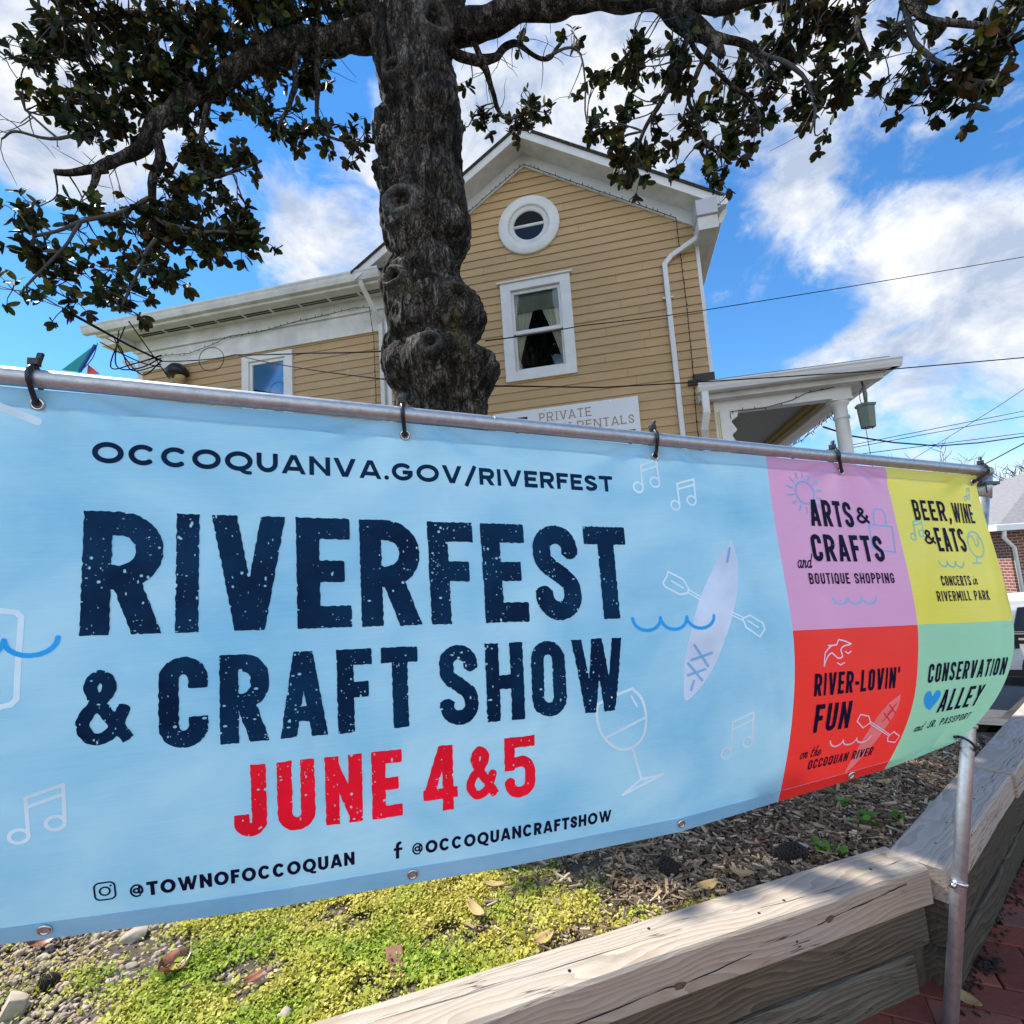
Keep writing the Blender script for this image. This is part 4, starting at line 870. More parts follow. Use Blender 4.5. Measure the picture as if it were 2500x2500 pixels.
    wave(k, [(1.240, .372), (1.291, .373), (1.342, .373), (1.396, .373)], .020, .0048)
    put('sun_and_bag_drawing', k, M['ink_blue'], 'light blue sun, bag and wave on the pink square', off=.0007)
    k = Ink(); note(k, (1.593, .205), (1.633, .194), .011, (1.607, .160), (1.647, .151), (1.606, .171), (1.646, .162), .0042); note(k, (1.862, .078), (1.886, .072), .008, (1.872, .047), (1.897, .042), (1.872, .055), (1.897, .050), .0036)
    k.path(arc(1.861, -.223, .035, .040, 0, 360, 26), .0044); k.path([(x, -y) for x, y in smooth([(1.832, .203), (1.852, .197), (1.862, .226), (1.874, .225), (1.879, .202), (1.892, .205)], 4)], .004); k.seg((1.849, -.262), (1.842, -.280), .0042); k.seg((1.820, -.281), (1.862, -.281), .0042)
    wave(k, [(1.672, .275), (1.708, .276), (1.744, .277), (1.780, .278)], .017, .0042)
    put('glass_and_notes_drawing', k, M['ink_teal'], 'teal glass, notes and wave on the yellow square', off=.0007)
    k = Ink(); k.path([(x, -y) for x, y in smooth([(1.183, .549), (1.188, .514), (1.209, .499), (1.199, .497), (1.229, .496), (1.237, .483), (1.279, .496), (1.254, .500), (1.241, .510), (1.247, .527), (1.230, .531), (1.211, .516), (1.194, .527), (1.183, .549)], 2)], .0036)
    k.path([(1.257, -.515), (1.267, -.521), (1.277, -.515)], .003); k.path([(1.228, -.543), (1.240, -.549), (1.253, -.544)], .003); wave(k, [(1.237, .763), (1.286, .767), (1.338, .768), (1.394, .769)], .018, .0044)
    k.path([(1.322, -.714), (1.329, -.694), (1.363, -.703), (1.376, -.724), (1.352, -.738), (1.322, -.714)], .0036); k.path([(1.471, -.786), (1.488, -.770), (1.521, -.790), (1.513, -.812), (1.478, -.802), (1.471, -.786)], .0036)
    for dy in (-.003, .003): k.seg((1.372, -.723-dy), (1.476, -.781-dy), .003)
    put('gull_and_paddle_drawing', k, M['ink_white'], 'pale gull, wave and paddle on the red square', off=.0016)
    k = Ink(); k.poly([(x, -y) for x, y in smooth([(1.474, .648), (1.474, .690), (1.445, .755), (1.397, .835), (1.340, .889), (1.358, .802), (1.396, .715), (1.432, .672)], 4)])
    put('kayak_drawing', k, M['ink_rose'], 'rose kayak on the red square', off=.0007)
    k = Ink()
    for a, b in (((1.421, .700), (1.456, .730)), ((1.452, .697), (1.424, .727)), ((1.436, .676), (1.467, .704)), ((1.464, .675), (1.437, .705))): k.seg((a[0], -a[1]), (b[0], -b[1]), .0032)
    put('kayak_strap_drawing', k, M['ink_red'], off=.0016)
    k = Ink(); k.poly([(x, -y) for x, y in smooth([(1.613, .668), (1.626, .651), (1.646, .657), (1.648, .678), (1.625, .708), (1.616, .714), (1.590, .697), (1.577, .672), (1.584, .652), (1.602, .652)], 4, True)])
    put('heart_drawing', k, M['ink_cyan'], 'blue heart on the green square')
    # grommets
    for sv in [(-1.08, .024), (-.469, .024), (.143, .024), (.746, .024), (1.362, .022), (1.925, .020), (-.466, .903), (.130, .903), (.757, .903), (1.372, .903), (1.925, .903)]:
        c = surf_off(*sv, .002); e = 1e-3; u = surf(sv[0]+e, sv[1])-surf(*sv); u /= np.linalg.norm(u); w_ = surf(sv[0], sv[1]+e)-surf(*sv); w_ /= np.linalg.norm(w_); nn = np.cross(u, w_); nn *= -np.sign(nn@BN)
        b = MB(); b.tube([c+.0085*(math.cos(a)*u+math.sin(a)*w_) for a in np.linspace(0, 2*math.pi, 25)], .0027, 8, False)
        b.m = 1; b.add([c-nn*.0006+.0072*(math.cos(a)*u+math.sin(a)*w_) for a in np.linspace(0, 2*math.pi, 17)[:-1]], [tuple(range(16))])
        parts.append(b.build('grommet', [M['steel'], simple_hole], T, True))
    for o in parts: o.matrix_parent_inverse = inv
    return T
simple_hole = simple('grommet_hole', (.24, .25, .26), .5)
build_banner()

# ------------------------------------------------------------------ pipe frame that carries the banner
def rail_pt(s, d=0): return BH*s+BN*(BD+d)+np.array([0, 0, 1.9265-.0612*(s+.435)])
def build_frame():
    T = thing('pipe_frame', 'galvanised pipe rail on leaning posts, in front of the timber retaining wall', 'pipe frame', (1.037, 1.482, .285))
    inv = Matrix.Translation(-T.location); parts = []
    R = .0158; top = rail_pt(2.030, .022); foot = np.array([1.043, 1.490, .286])
    b = MB(); b.tube([rail_pt(s) for s in np.linspace(-1.36, 2.010, 40)], R, 20); parts.append(b.build('rail', M['galv'], T, True))
    for s in (.335,):
        b = MB(); b.tube([rail_pt(s-.001), rail_pt(s+.001)], R+.0004, 20); parts.append(b.build('rail_joint', M['galv'], T, True))
    up_ = (top-foot)/np.linalg.norm(top-foot)
    b = MB(); b.tube([foot, foot+(top-foot)*.5, top-up_*.02], R+.001, 20); parts.append(b.build('post', M['galv'], T, True))
    f2 = rail_pt(-1.36); b = MB(); b.tube([f2+np.array([-.02, 0, -.02]), f2+np.array([-.06, .0, -.9]), f2+np.array([-.10, 0, -1.69])], R+.001, 20); parts.append(b.build('post', M['galv'], T, True))
    d = BH/np.linalg.norm(BH)
    b = MB(); b.tube([top-d*.055, top-d*.018, top+d*.006], R+.0042, 20); b.tube([top-up_*.085+d*.002, top-up_*.012], R+.005, 20); parts.append(b.build('corner_fitting', M['galv'], T, True))
    c = top-up_*.038-d*.012
    b = MB(); b.obox(c+d*.004, d*.046, BN*.024, np.array([0, 0, .0055])); b.tube([c+d*.05-BN*.004, c+d*.066-BN*.004], .006, 8); b.tube([c-d*.03-BN*.026, c-d*.03-BN*.026-np.array([0, 0, .034])], .0022, 8); parts.append(b.build('clamp', M['black'], T, False, .002))
    for z, m_ in ((.625, M['steel']), (1.02, M['galv'])):
        q = foot+(top-foot)*((z-foot[2])/(top[2]-foot[2])); b = MB(); b.tube([q-up_*.005, q+up_*.005], R+.0045, 20)
        if z < .7: b.obox(q-d*.022, d*.007, BN*.006, up_*.006)
        parts.append(b.build('collar', m_, T, True))
    for o in parts: o.matrix_parent_inverse = inv
build_frame()
def zip_tie(sv, lean, label):
    g = surf_off(*sv, .004); r = rail_pt(sv[0]+lean); up = np.array([0, 0, 1.0]); R = .0205
    pts = [g+np.array([0, 0, -.002])]
    pts += [r-BN*R*math.cos(a)+up*R*math.sin(a) for a in np.linspace(-.5, 3.3, 14)]
    pts += [surf_off(*sv, -.006)+np.array([0, 0, .012]), surf_off(*sv, -.005)]
    b = MB(); b.tube(pts, .0042, 8)
    band = b.build('band', M['black'], None, True)
    T = thing('zip_tie', label, 'zip tie', tuple(r+up*R), group='black zip ties holding the banner to the pipe'); inv = Matrix.Translation(-T.location)
    h = MB(); h.obox(r+up*(R+.007)-BN*.003, BH*.008, BN*.0065, up*.0065); h.obox(r+up*(R+.015)+BH*.005, BH*.0045, BN*.004, np.array([.003, 0, .010])); hd = h.build('head', M['black'], None, False, .002)
    for o in (band, hd): o.parent = T; o.matrix_parent_inverse = inv
for sv, ln, lab in [((-.469, .024), -.003, 'leftmost black zip tie on the rail, above the pale shopping bag drawing'), ((.143, .024), -.006, 'black zip tie on the rail directly under the tree trunk'),
                    ((.746, .024), -.004, 'black zip tie on the rail just above the upper music note'), ((1.362, .022), -.030, 'slanting black zip tie on the rail above the pink square'),
                    ((1.925, .020), .045, 'rightmost black zip tie, at the corner where rail meets post')]:
    zip_tie(sv, ln, lab)
def tie_low():
    q0 = np.array([1.043, 1.490, .286]); q1 = rail_pt(2.030, .022); q = q0+(q1-q0)*((.955-q0[2])/(q1[2]-q0[2])); g = surf_off(1.925, .903, .003)
    b = MB(); c = (q+g)/2; a = (g-q); L = np.linalg.norm(a); a /= L; p = np.cross(a, [0, 0, 1.0]); p /= np.linalg.norm(p)
    b.tube([c+a*math.cos(t)*(L/2+.022)+p*math.sin(t)*.022 for t in np.linspace(0, 2*math.pi, 26)], .0035, 8, False)
    o = b.build('zip_tie', M['black'], None, True); tag(o, 'black zip tie looped round the post at the bottom corner of the banner', 'zip tie', 'black zip ties holding the banner to the pipe')
tie_low()

# ------------------------------------------------------------------ ground
W2O = np.array([1.2, 1.635]); W2D = np.array([.79, .613]); W2D = W2D/np.linalg.norm(W2D); W2N = np.array([-W2D[1], W2D[0]])
W1A = np.array([.169, 1.328]); W1B = np.array([1.174, 1.654]); W1D = (W1B-W1A)/np.linalg.norm(W1B-W1A); W1N = np.array([-W1D[1], W1D[0]])
BEDZ = .565
def drive_q(x, y): return (x-2.35)*.693+(y-2.72)*.721
def in_bed(x, y, m=0.0): return ((x-W1A[0])*W1N[0]+(y-W1A[1])*W1N[1] > .05+m) & ((x-W2O[0])*W2N[0]+(y-W2O[1])*W2N[1] > .05+m)
def grid(name, x0, x1, y0, y1, step, zf, keep, mat):
    xs = np.arange(x0, x1+step/2, step); ys = np.arange(y0, y1+step/2, step); X, Y = np.meshgrid(xs, ys)
    V = np.stack([X, Y, zf(X, Y)], -1).reshape(-1, 3); nx = len(xs); ny = len(ys)
    i = np.arange(ny-1)[:, None]*nx+np.arange(nx-1)[None]; Fq = np.stack([i, i+1, i+nx+1, i+nx], -1).reshape(-1, 4)
    cx = (X[:-1, :-1]+step/2).ravel(); cy = (Y[:-1, :-1]+step/2).ravel(); k = keep(cx, cy)
    return fast_mesh(name, V, Fq[k], mat, None, True)
def bedz(X, Y): return BEDZ+.010*np.sin(X*5.1+Y*2)*np.sin(Y*6.3-X)+.006*np.sin(X*17)*np.sin(Y*19)
o = grid('planting_bed', -7, 2.9, .4, 6.2, .04, bedz, lambda x, y: in_bed(x, y) & (drive_q(x, y) < 0), M['soil']); tag(o, kind='structure')
fb = MB()
_a = W1A-W1D*5+W1N*.07; _b = W2O+W2N*.07-W2D*.06; _c = W2O+W2D*1.9+W2N*.07
fb.prism([tuple(_a), tuple(_b), tuple(_c), (1.2, 3.2), (-6, 3.2)], lambda x, y, z: (x, y, z), .1, .535); tag(fb.build('soil_fill', M['soil']), kind='structure')
o = grid('asphalt_drive', -2, 40, -2, 60, .5, lambda X, Y: np.maximum(BEDZ-.02-.171*np.maximum(drive_q(X, Y), 0), -1.42), lambda x, y: (drive_q(x, y) > -1.4) & ((x-W2O[0])*W2N[0]+(y-W2O[1])*W2N[1] > .36) & ((x > 1.3) | (y > 4.5)), M['asphalt']); tag(o, kind='structure')
b = MB(); b.add([(-500, -400, -2.35), (500, -400, -2.35), (500, 700, -2.35), (-500, 700, -2.35)], [(0, 1, 2, 3)]); tag(b.build('ground', M['grass_far']), kind='structure')
b = MB(); b.box(-40, 60, -14, 12, -2.3, .268)
def walk():
    # brick sidewalk: separate bricks in running bond laid across the return wall
    b = MB(); rg = random.Random(3)
    b2 = MB()
    poly = [(-9, -1.6), (9, -1.6), tuple(W2O+W2D*9+W2N*.3), tuple(W2O+W2N*.5), tuple(W1A+W1N*.3), tuple(W1A-W1D*9+W1N*.3)]
    b2.add([(x, y, .262) for x, y in poly], [tuple(range(len(poly)))]); tag(b2.build('sidewalk_bed', M['sand']), kind='structure')
    ang = math.atan2(W2D[1], W2D[0])-math.radians(62); ux = np.array([math.cos(ang), math.sin(ang)]); uy = np.array([-ux[1], ux[0]])
    Lb, Wb, g = .206, .101, .004
    for j in range(-30, 50):
        for i in range(-22, 22):
            c = np.array([1.4, 1.3])+ux*(i*(Lb+g)+(j % 2)*Lb*.5+rg.uniform(-.003, .003))+uy*(j*(Wb+g)); c3 = c
            d1 = (c-W1A)@W1N; d2 = (c-W2O)@W2N
            if min(d1, d2) > .06: continue
            if abs(c[0]-1.2) > 3 or c[1] < -.8: continue
            z = .284+rg.uniform(-.0012, .0012); t = rg.gauss(0, .004)
            b.obox((c[0], c[1], z-.02), np.append(ux, t)*Lb/2, np.append(uy, rg.gauss(0, .004))*Wb/2, (0, 0, .02))
    o = b.build('brick_sidewalk', M['brick_walk'], None, False, .003, 1); tag(o, kind='structure')
walk()
b = MB(); b.add([(-60, -60, .16), (60, -60, .16), (60, -1.75, .16), (-60, -1.75, .16)], [(0, 1, 2, 3)]); tag(b.build('street', M['asphalt']), kind='structure')
b = MB(); b.box(-60, 60, -1.75, -1.6, 0, .275); tag(b.build('kerb', simple('concrete_kerb', (.36, .35, .33), .9, var=.2, scale=6)), kind='structure')

# ------------------------------------------------------------------ retaining wall
def timber(T, name, a, d, n, L, w, z0, z1, mat, label=None, back=0.0, seedshift=0.0):
    """squared timber from point a along d; w is its width towards n"""
    nx = max(2, int(L/.06)); b = MB(); rg = random.Random(int(L*1000+z0*777))
    prof = [(0.004, 0), (w-.004, 0), (w, .004), (w, z1-z0-.005), (w-.006, z1-z0), (.007, z1-z0), (0, z1-z0-.007), (0, .005)]
    m = len(prof); V = []
    for i in range(nx+1):
        x = L*i/nx; wob = .0018*math.sin(x*7+z0*30)+rg.uniform(-.0006, .0006)
        for (py, pz) in prof: V.append((x, py+wob*(1 if py < w/2 else .3), pz+.0012*math.sin(x*5+py*40)))
    F = [(i*m+k, i*m+(k+1) % m, (i+1)*m+(k+1) % m, (i+1)*m+k) for i in range(nx) for k in range(m)]+[tuple(range(m-1, -1, -1)), tuple(range(nx*m, nx*m+m))]
    b.add(V, F); o = b.build(name, mat)
    o.parent = T; p = np.append(a+n*back, z0)-np.array(T.location)
    o.location = p; o.rotation_euler = (0, 0, math.atan2(d[1], d[0]))
    if label: o['label'] = label
    return o
def nails(parent, pts, r=.006, mat=None, name='nail_head'):
    for (x, y, z, ax) in pts:
        b = MB()
        if ax == 'z': b.lathe((x, y, z), [(r, 0), (r*.8, .0012)], 10)
        else: b.lathe((x, y, z), [(r, 0), (r*.8, -.0012)], 10, axis=1)
        o = b.build(name, mat or M['black'], parent)
MKNOT = simple('timber_knot', (.13, .075, .04), .8, var=.7, scale=160)
def walls():
    T = thing('timber_retaining_wall', 'low retaining wall of stacked timbers along the front of the planting bed, pale top timber over grey ones', 'retaining wall', (*W1B, .284))
    L1 = 3.6; a = W1B-W1D*L1
    t = timber(T, 'timber', a, W1D, W1N, L1-.004, .138, .497, .60, M['wood_new'], 'pale new top timber with a long drying crack')
    nails(t, [(L1-.50, .05, .1035, 'z'), (L1-.16, .06, .1035, 'z'), (L1-.60, .035, .1035, 'z'), (L1-.52, -.001, .035, 'y'), (L1-.90, .10, .1035, 'z'), (L1-1.15, .05, .1035, 'z')], .0045)
    for q, (x, z, r) in enumerate(((L1-.40, .060, .010), (L1-.885, .030, .011), (L1-.55, .075, .006), (L1-1.3, .04, .009))):
        kn = MB(); kn.add([(x+r*1.5*math.cos(a)*(1+.18*math.sin(3*a+q)), -.0014, z+r*.8*math.sin(a)*(1+.2*math.sin(2*a+q*2))) for a in np.linspace(0, 6.283, 19)[:-1]], [tuple(range(18))]); kn.build('knot', MKNOT, t)
    cpts = [(L1-1.75, .030), (L1-1.4, .034), (L1-1.18, .028), (L1-.94, .036), (L1-.86, .031), (L1-.62, .046), (L1-.50, .050), (L1-.36, .063), (L1-.24, .070), (L1-.10, .080)]; cs = smooth(cpts, 8); rg = random.Random(2); V = []
    for k, (x, z) in enumerate(cs): z += rg.uniform(-.0012, .0012); wv = .0011*(.35+abs(math.sin(k*.37+1))); V += [(x, -.0013, z-wv), (x, -.0013, z+wv)]
    ck = MB(); ck.add(V, [(2*i, 2*i+1, 2*i+3, 2*i+2) for i in range(len(cs)-1)]); ck.build('drying_crack', M['dark'], t)
    V = []
    for k, (x, y) in enumerate(smooth([(L1-1.6, .085), (L1-1.2, .072), (L1-.8, .064), (L1-.45, .040), (L1-.3, .034)], 8)): y += rg.uniform(-.001, .001); wv = .0007*(.3+abs(math.sin(k*.5))); V += [(x, y-wv, .1036), (x, y+wv, .1036)]
    ck = MB(); ck.add(V, [(2*i, 2*i+1, 2*i+3, 2*i+2) for i in range(len(V)//2-1)]); ck.build('drying_crack', M['dark'], t)
    timber(T, 'timber', a, W1D, W1N, L1-.030, .13, .390, .4955, M['wood_old'], 'grey weathered middle timber', .012)
    timber(T, 'timber', a, W1D, W1N, L1-.105, .13, .25, .386, M['wood_mid2'] if 'wood_mid2' in M else M['wood_old'], 'greenish grey lower timber', .004)
    T2 = thing('timber_retaining_wall', 'retaining wall turning the corner beside the brick sidewalk behind the leaning post', 'retaining wall', (*(W2O+W2D*.02), .284))
    t = timber(T2, 'timber', W2O+W2D*.015, W2D, W2N, .98, .150, .500, .592, M['wood_mid'], 'pale bleached top timber with cracks')
    nails(t, [(.16, .06, .0925, 'z'), (.34, .07, .0925, 'z'), (.62, .05, .0925, 'z')], .0045)
    timber(T2, 'timber', W2O+W2D*1.0, W2D, W2N, 2.4, .150, .500, .600, M['wood_mid'], 'pale bleached top timber farther along', -.012)
    timber(T2, 'timber', W2O+W2D*.002, W2D, W2N, 3.4, .14, .375, .498, M['wood_dark'], 'dark weathered middle timber', .006)
    timber(T2, 'timber', W2O-W2D*.035, W2D, W2N, 3.4, .14, .25, .372, M['wood_dark'], 'dark weathered bottom timber', -.004)
walls()

# ------------------------------------------------------------------ house
HZ = 0.0
HO = np.array([.469, 7.0, 0]); HR = math.atan2(-.205, .979)
e1 = np.array([math.cos(HR), math.sin(HR), 0]); e2 = np.array([-math.sin(HR), math.cos(HR), 0])
def hw(x, y, z): return HO+e1*x+e2*y+np.array([0, 0, z])
rgc = random.Random(12)
def courses(b, x0f, x1f, z0, z1, y, holes=(), step=.1245):
    z = z0
    while z < z1-.01:
        zt = min(z+step, z1); 
        spans = [(x0f, x1f)]
        for (hx0, hx1, hz0, hz1) in holes:
            if zt > hz0+.02 and z < hz1-.02:
                ns = []
                for (f0, f1) in spans: ns += [(f0, (lambda q, h=hx0: h)), ((lambda q, h=hx1: h), f1)]
                spans = ns
        cut = []
        for f0, f1 in spans:
            a_, b_ = f0(z), f1(z)
            if b_-a_ > 1.6:
                xm = a_+(b_-a_)*rgc.uniform(.2, .8); cut += [(f0, lambda q, m=xm: m-.0012), (lambda q, m=xm: m+.0012, f1)]
            else: cut.append((f0, f1))
        for f0, f1 in cut:
            prof = [(z, y), (z, y-.017), (z+step*.60, y-.0135), (z+step*.66, y-.0055), (z+step, y-.001)]
            prof = [(min(a, zt), q) for a, q in prof]; V = []
            for a, q in prof:
                xa, xb = f0(a), f1(a)
                if xb < xa: xa = xb = (xa+xb)/2
                V += [(xa, q, a), (xb, q, a)]
            b.add(V, [(2*i, 2*i+1, 2*i+3, 2*i+2) for i in range(len(prof)-1)])
        z += step
def glyph_text(T, name, s, x0, x1, z, H, w, mat, y, serif=0, cell=.004):
    ik = text(Ink(), s, x0, x1, z, H, w, dict(P=.62, R=.72, I=.3, V=.74, A=.76, T=.66, E=.62, N=.76, L=.6, S=.55), .22, serif=serif)
    return lay(name, ik, mat, T, cell=cell, put=lambda X, Y: np.stack([X, np.full_like(X, y), Y], -1))
def house():
    T = thing('house', 'tan clapboard house with white trim, a steep gable and a low wing behind the tree', 'house', tuple(HO), HR)
    XL, XR, AX_, AZ, SL = -2.21, 2.31, .05, 7.60, .643
    rake = lambda q: (AZ-q)/SL
    win = (-.30, .46, 4.40, 5.63)
    b = MB(); courses(b, lambda q: max(XL, AX_-rake(q)), lambda q: min(XR, AX_+rake(q)), .50, 7.55, 0, [win]); wall = b.build('gable_wall', M['siding'], T, fix=False); wall['label'] = 'tan clapboard gable wall'
    # core, so that the house is closed from every side
    b = MB()
    zc = 6.1
    b.add([(XL, .02, .3), (XR, .02, .3), (XR, .02, zc), (XL, .02, zc), (XL, 8, .3), (XR, 8, .3), (XR, 8, zc), (XL, 8, zc), (AX_, .02, 7.58), (AX_, 8, 7.58)],
          [(1, 5, 6, 2), (5, 4, 7, 6), (4, 0, 3, 7), (6, 7, 9)]); b.build('side_wall', M['siding'], T)
    b = MB(); b.box(win[0]-.2, win[1]+.2, .9, .92, win[2]-.3, win[3]+.2); b.box(win[0]-.02, win[0], .02, .9, win[2], win[3]); b.box(win[1], win[1]+.02, .02, .9, win[2], win[3]); b.box(win[0], win[1], .02, .9, win[3], win[3]+.02); b.box(win[0], win[1], .02, .9, win[2]-.02, win[2]); b.build('room_interior', M['dark'], T)
    # corner boards
    for q in ((XR-.002, XR+.045, -.022, .10, .3, 6.02), (XL-.05, XL+.01, -.022, .14, .3, 5.9)): b = MB(); b.box(*q); b.build('corner_board', M['white'], T, bevel=.004)
    # roof, rake overhang, soffit, fascia
    OV = .38
    def rk(x): return AZ+.18-abs(x-AX_)*SL           # top of the rafters
    for sgn, xe in ((1, 2.62), (-1, -2.56)):
        q = lambda x, y, dz: (x, y, rk(x)+dz)
        rf = MB(); rf.add([q(AX_, -OV-.03, .105), q(xe+sgn*.05, -OV-.03, .105), q(xe+sgn*.05, 8.3, .105), q(AX_, 8.3, .105), q(AX_, -OV-.03, .075), q(xe+sgn*.05, -OV-.03, .075), q(xe+sgn*.05, 8.3, .075), q(AX_, 8.3, .075)],
                        [(0, 1, 2, 3), (4, 5, 6, 7), (0, 1, 5, 4), (1, 2, 6, 5), (2, 3, 7, 6)])
        n0 = 28
        for i in range(n0):       # ragged shingle butts along the rake edge
            xa = AX_+(xe-AX_)*i/n0; xb = AX_+(xe-AX_)*(i+.9)/n0
            rf.add([q(xa, -OV-.045, .085), q(xb, -OV-.045, .085), q(xb, -OV-.02, .118), q(xa, -OV-.02, .118)], [(0, 1, 2, 3)])
        r_ = rf.build('roof', M['shingle'], T)
        s = MB()   # boxed soffit under the rake
        s.add([q(AX_, -OV, .07), q(xe, -OV, .07), q(xe, -OV, -.055), q(AX_, -OV, -.055), q(AX_, -OV+.025, .07), q(xe, -OV+.025, .07), q(xe, -OV+.025, -.055), q(AX_, -OV+.025, -.055)],
              [(0, 1, 2, 3), (4, 5, 6, 7), (0, 1, 5, 4), (3, 2, 6, 7), (1, 2, 6, 5)]); s.build('rake_board', M['white'], T)
        s = MB(); s.add([q(AX_, -OV+.02, -.035), q(xe, -OV+.02, -.035), q(xe, -.012, -.035), q(AX_, -.012, -.035)], [(0, 1, 2, 3)]); s.build('soffit', M['white_old'], T)
        f = MB(); xw = min(abs(XR-AX_), abs(XL-AX_))*sgn+AX_+sgn*.02
        for (t0, t1, yy) in ((-.215, -.035, -.035), (-.24, -.20, -.045)):
            f.add([(AX_, yy, rk(AX_)+t0), (xw, yy, rk(xw)+t0), (xw, yy, rk(xw)+t1), (AX_, yy, rk(AX_)+t1), (AX_, -.012, rk(AX_)+t0), (xw, -.012, rk(xw)+t0), (xw, -.012, rk(xw)+t1), (AX_, -.012, rk(AX_)+t1)], [(0, 1, 2, 3), (0, 1, 5, 4), (3, 2, 6, 7), (1, 2, 6, 5)])
        f.build('frieze_board', M['white'], T)
    # side eave on the right: soffit, return box, gutter
    e = MB(); e.box(2.31, 2.60, -.38, 8.2, 6.05, 6.075); e.build('eave_soffit', M['white_old'], T)
    e = MB(); e.box(2.30, 2.565, -.395, -.10, 5.985, 6.20); e.build('eave_return', simple('pale_grey_flashing', (.50, .52, .56), .45, var=.05, scale=4), T, bevel=.006)
    e = MB(); e.box(2.31, 2.56, -.36, .06, 5.80, 5.983); e.build('eave_return', M['white_old'], T, bevel=.004)
    def gutter(name, path_fn, x0, x1, parent=T, mat=None):
        prof = [(0, 0), (.075, 0), (.10, .045), (.11, .075), (.125, .095), (.125, .115), (.118, .115), (.10, .09), (0, .09)]
        g = MB(); g.prism(prof, path_fn, x0, x1); return g.build(name, mat or M['white_shiny'], parent)
    gutter('gutter', lambda a, z, t: (2.60+a, t, 6.05+z*1.3), -.42, 8.2)
    # downspout
    def spout(pts, w=.066, dpt=.05, name='downspout', mat=None):
        g = MB()
        for (p, q) in zip(pts[:-1], pts[1:]):
            p = np.array(p); q = np.array(q); d = q-p; L = np.linalg.norm(d); d /= L; sx = np.cross(d, [0, 1.0, 0]); sx /= np.linalg.norm(sx); sy = np.cross(d, sx)
            g.obox((p+q)/2, sx*w/2, sy*dpt/2, d*(L/2+.018))
        return g.build(name, mat or M['white'], T, bevel=.010, seg=2)
    spout([(2.66, -.30, 6.03), (2.60, -.26, 5.93), (1.98, -.055, 5.70), (1.885, -.05, 5.60), (1.885, -.05, .4)])
    for q in ((1.815, 1.955, -.052, -.016, 5.115, 5.135), (1.80, 1.97, -.052, -.016, 3.15, 3.17)): b = MB(); b.box(*q); b.build('downspout_strap', M['white'], T)
    # --- main window
    w = thing('window', None, None); w.parent = T
    W_ = MB(); fw_ = .13; x0, x1, z0, z1 = win
    W_.box(x0-fw_, x0+.02, -.045, .0, z0-.12, z1+.02); W_.box(x1-.02, x1+fw_, -.045, 0, z0-.12, z1+.02); W_.box(x0-fw_, x1+fw_, -.047, 0, z1-.001, z1+.115); W_.box(x0-fw_-.045, x1+fw_+.045, -.075, 0, z1+.116, z1+.142); W_.box(x0-fw_, x1+fw_, -.048, 0, z0-.14, z0+.005)
    W_.build('frame', M['white'], w, bevel=.005)
    W_ = MB()
    zm = (z0+z1)/2-.03
    for (a, c, y0, y1) in ((zm-.02, z1, .0, .035), (z0, zm+.03, .035, .065)):
        W_.box(x0, x0+.058, y0, y1, a, c); W_.box(x1-.058, x1, y0, y1, a, c); W_.box(x0, x1, y0+.001, y1-.001, c-.05, c); W_.box(x0, x1, y0+.001, y1-.001, a, a+.055)
    W_.build('sash', M['white'], w, bevel=.004)
    W_ = MB(); W_.box(x0+.05, x1-.05, .014, .018, zm, z1-.03); W_.box(x0+.05, x1-.05, .048, .052, z0+.03, zm+.02); W_.build('pane', M['glass'], w)
    # curtains gathered to both sides, valance above
    for sg in (-1, 1):
        V = []; n = 40; cxm = (x0+x1)/2
        for i, t in enumerate(np.linspace(0, 1, 18)):
            zz = z1-.20-t*(z1-.20-z0-.02); inner = .02+.29*min(1, t*1.15)**.85 if True else 0
            for k in range(n+1):
                u = k/n; xo = (x1-x0)/2-.03; xx = cxm+sg*(inner*(1-u)+xo*u) if inner < xo else cxm+sg*xo
                V.append((xx, .085+.012*math.sin(u*34)+.01*t, zz))
        m_ = n+1; cu = MB(); cu.add(V, [(i*m_+k, i*m_+k+1, (i+1)*m_+k+1, (i+1)*m_+k) for i in range(17) for k in range(n)]); cu.build('curtain', M['curtain'], w, True)
    cu = MB(); cu.box(x0+.03, x1-.03, .060, .064, z1-.31, z1-.02); cu.build('blind', simple('roller_blind', (.30, .30, .24), .8, var=.2, scale=9), w)
    # --- round attic window
    r = thing('window', None, None); r.parent = T; r.location = (.06, 0, 6.60); 
    q = MB(); q.lathe((0, 0, 0), [(.30, -.015), (.30, -.055), (.325, -.062), (.445, -.055), (.455, -.045), (.455, 0)], 56, axis=1); q.build('frame', M['white'], r, True)
    q = MB(); q.lathe((0, 0, 0), [(.222, .0), (.222, -.022), (.245, -.038), (.275, -.03), (.30, -.046), (.305, -.01)], 56, axis=1); q.box(-.225, .225, -.030, -.004, -.022, .020); q.build('sash', M['white_old'], r, True)
    for a0, a1, mt in ((0, 180, M['dark']), (180, 360, simple('attic_pane', (.008, .02, .05), .3, spec=.1))):
        q = MB(); q.add([(.235*math.cos(math.radians(a)), -.0205 if a0 else -.0200, .235*math.sin(math.radians(a))) for a in np.linspace(a0, a1, 25)], [tuple(range(25))]); q.build('pane', mt, r)
    # --- wing
    WY, WL = .15, -6.98
    wz = (-4.78, -4.10, 4.25, 5.30)
    b = MB(); courses(b, lambda q: WL, lambda q: XL-.02, .45, 5.46, WY, [wz]); w2 = b.build('wing_wall', M['siding'], T, fix=False); w2['label'] = 'tan clapboard wall of the low wing'
    b = MB(); b.add([(WL, WY+.02, .3), (WL, 7, .3), (WL, 7, 6.0), (WL, WY+.02, 6.0)], [(0, 1, 2, 3)]); b.box(WL, XL, 6.98, 7, .3, 6.0); b.build('side_wall', M['siding'], T)
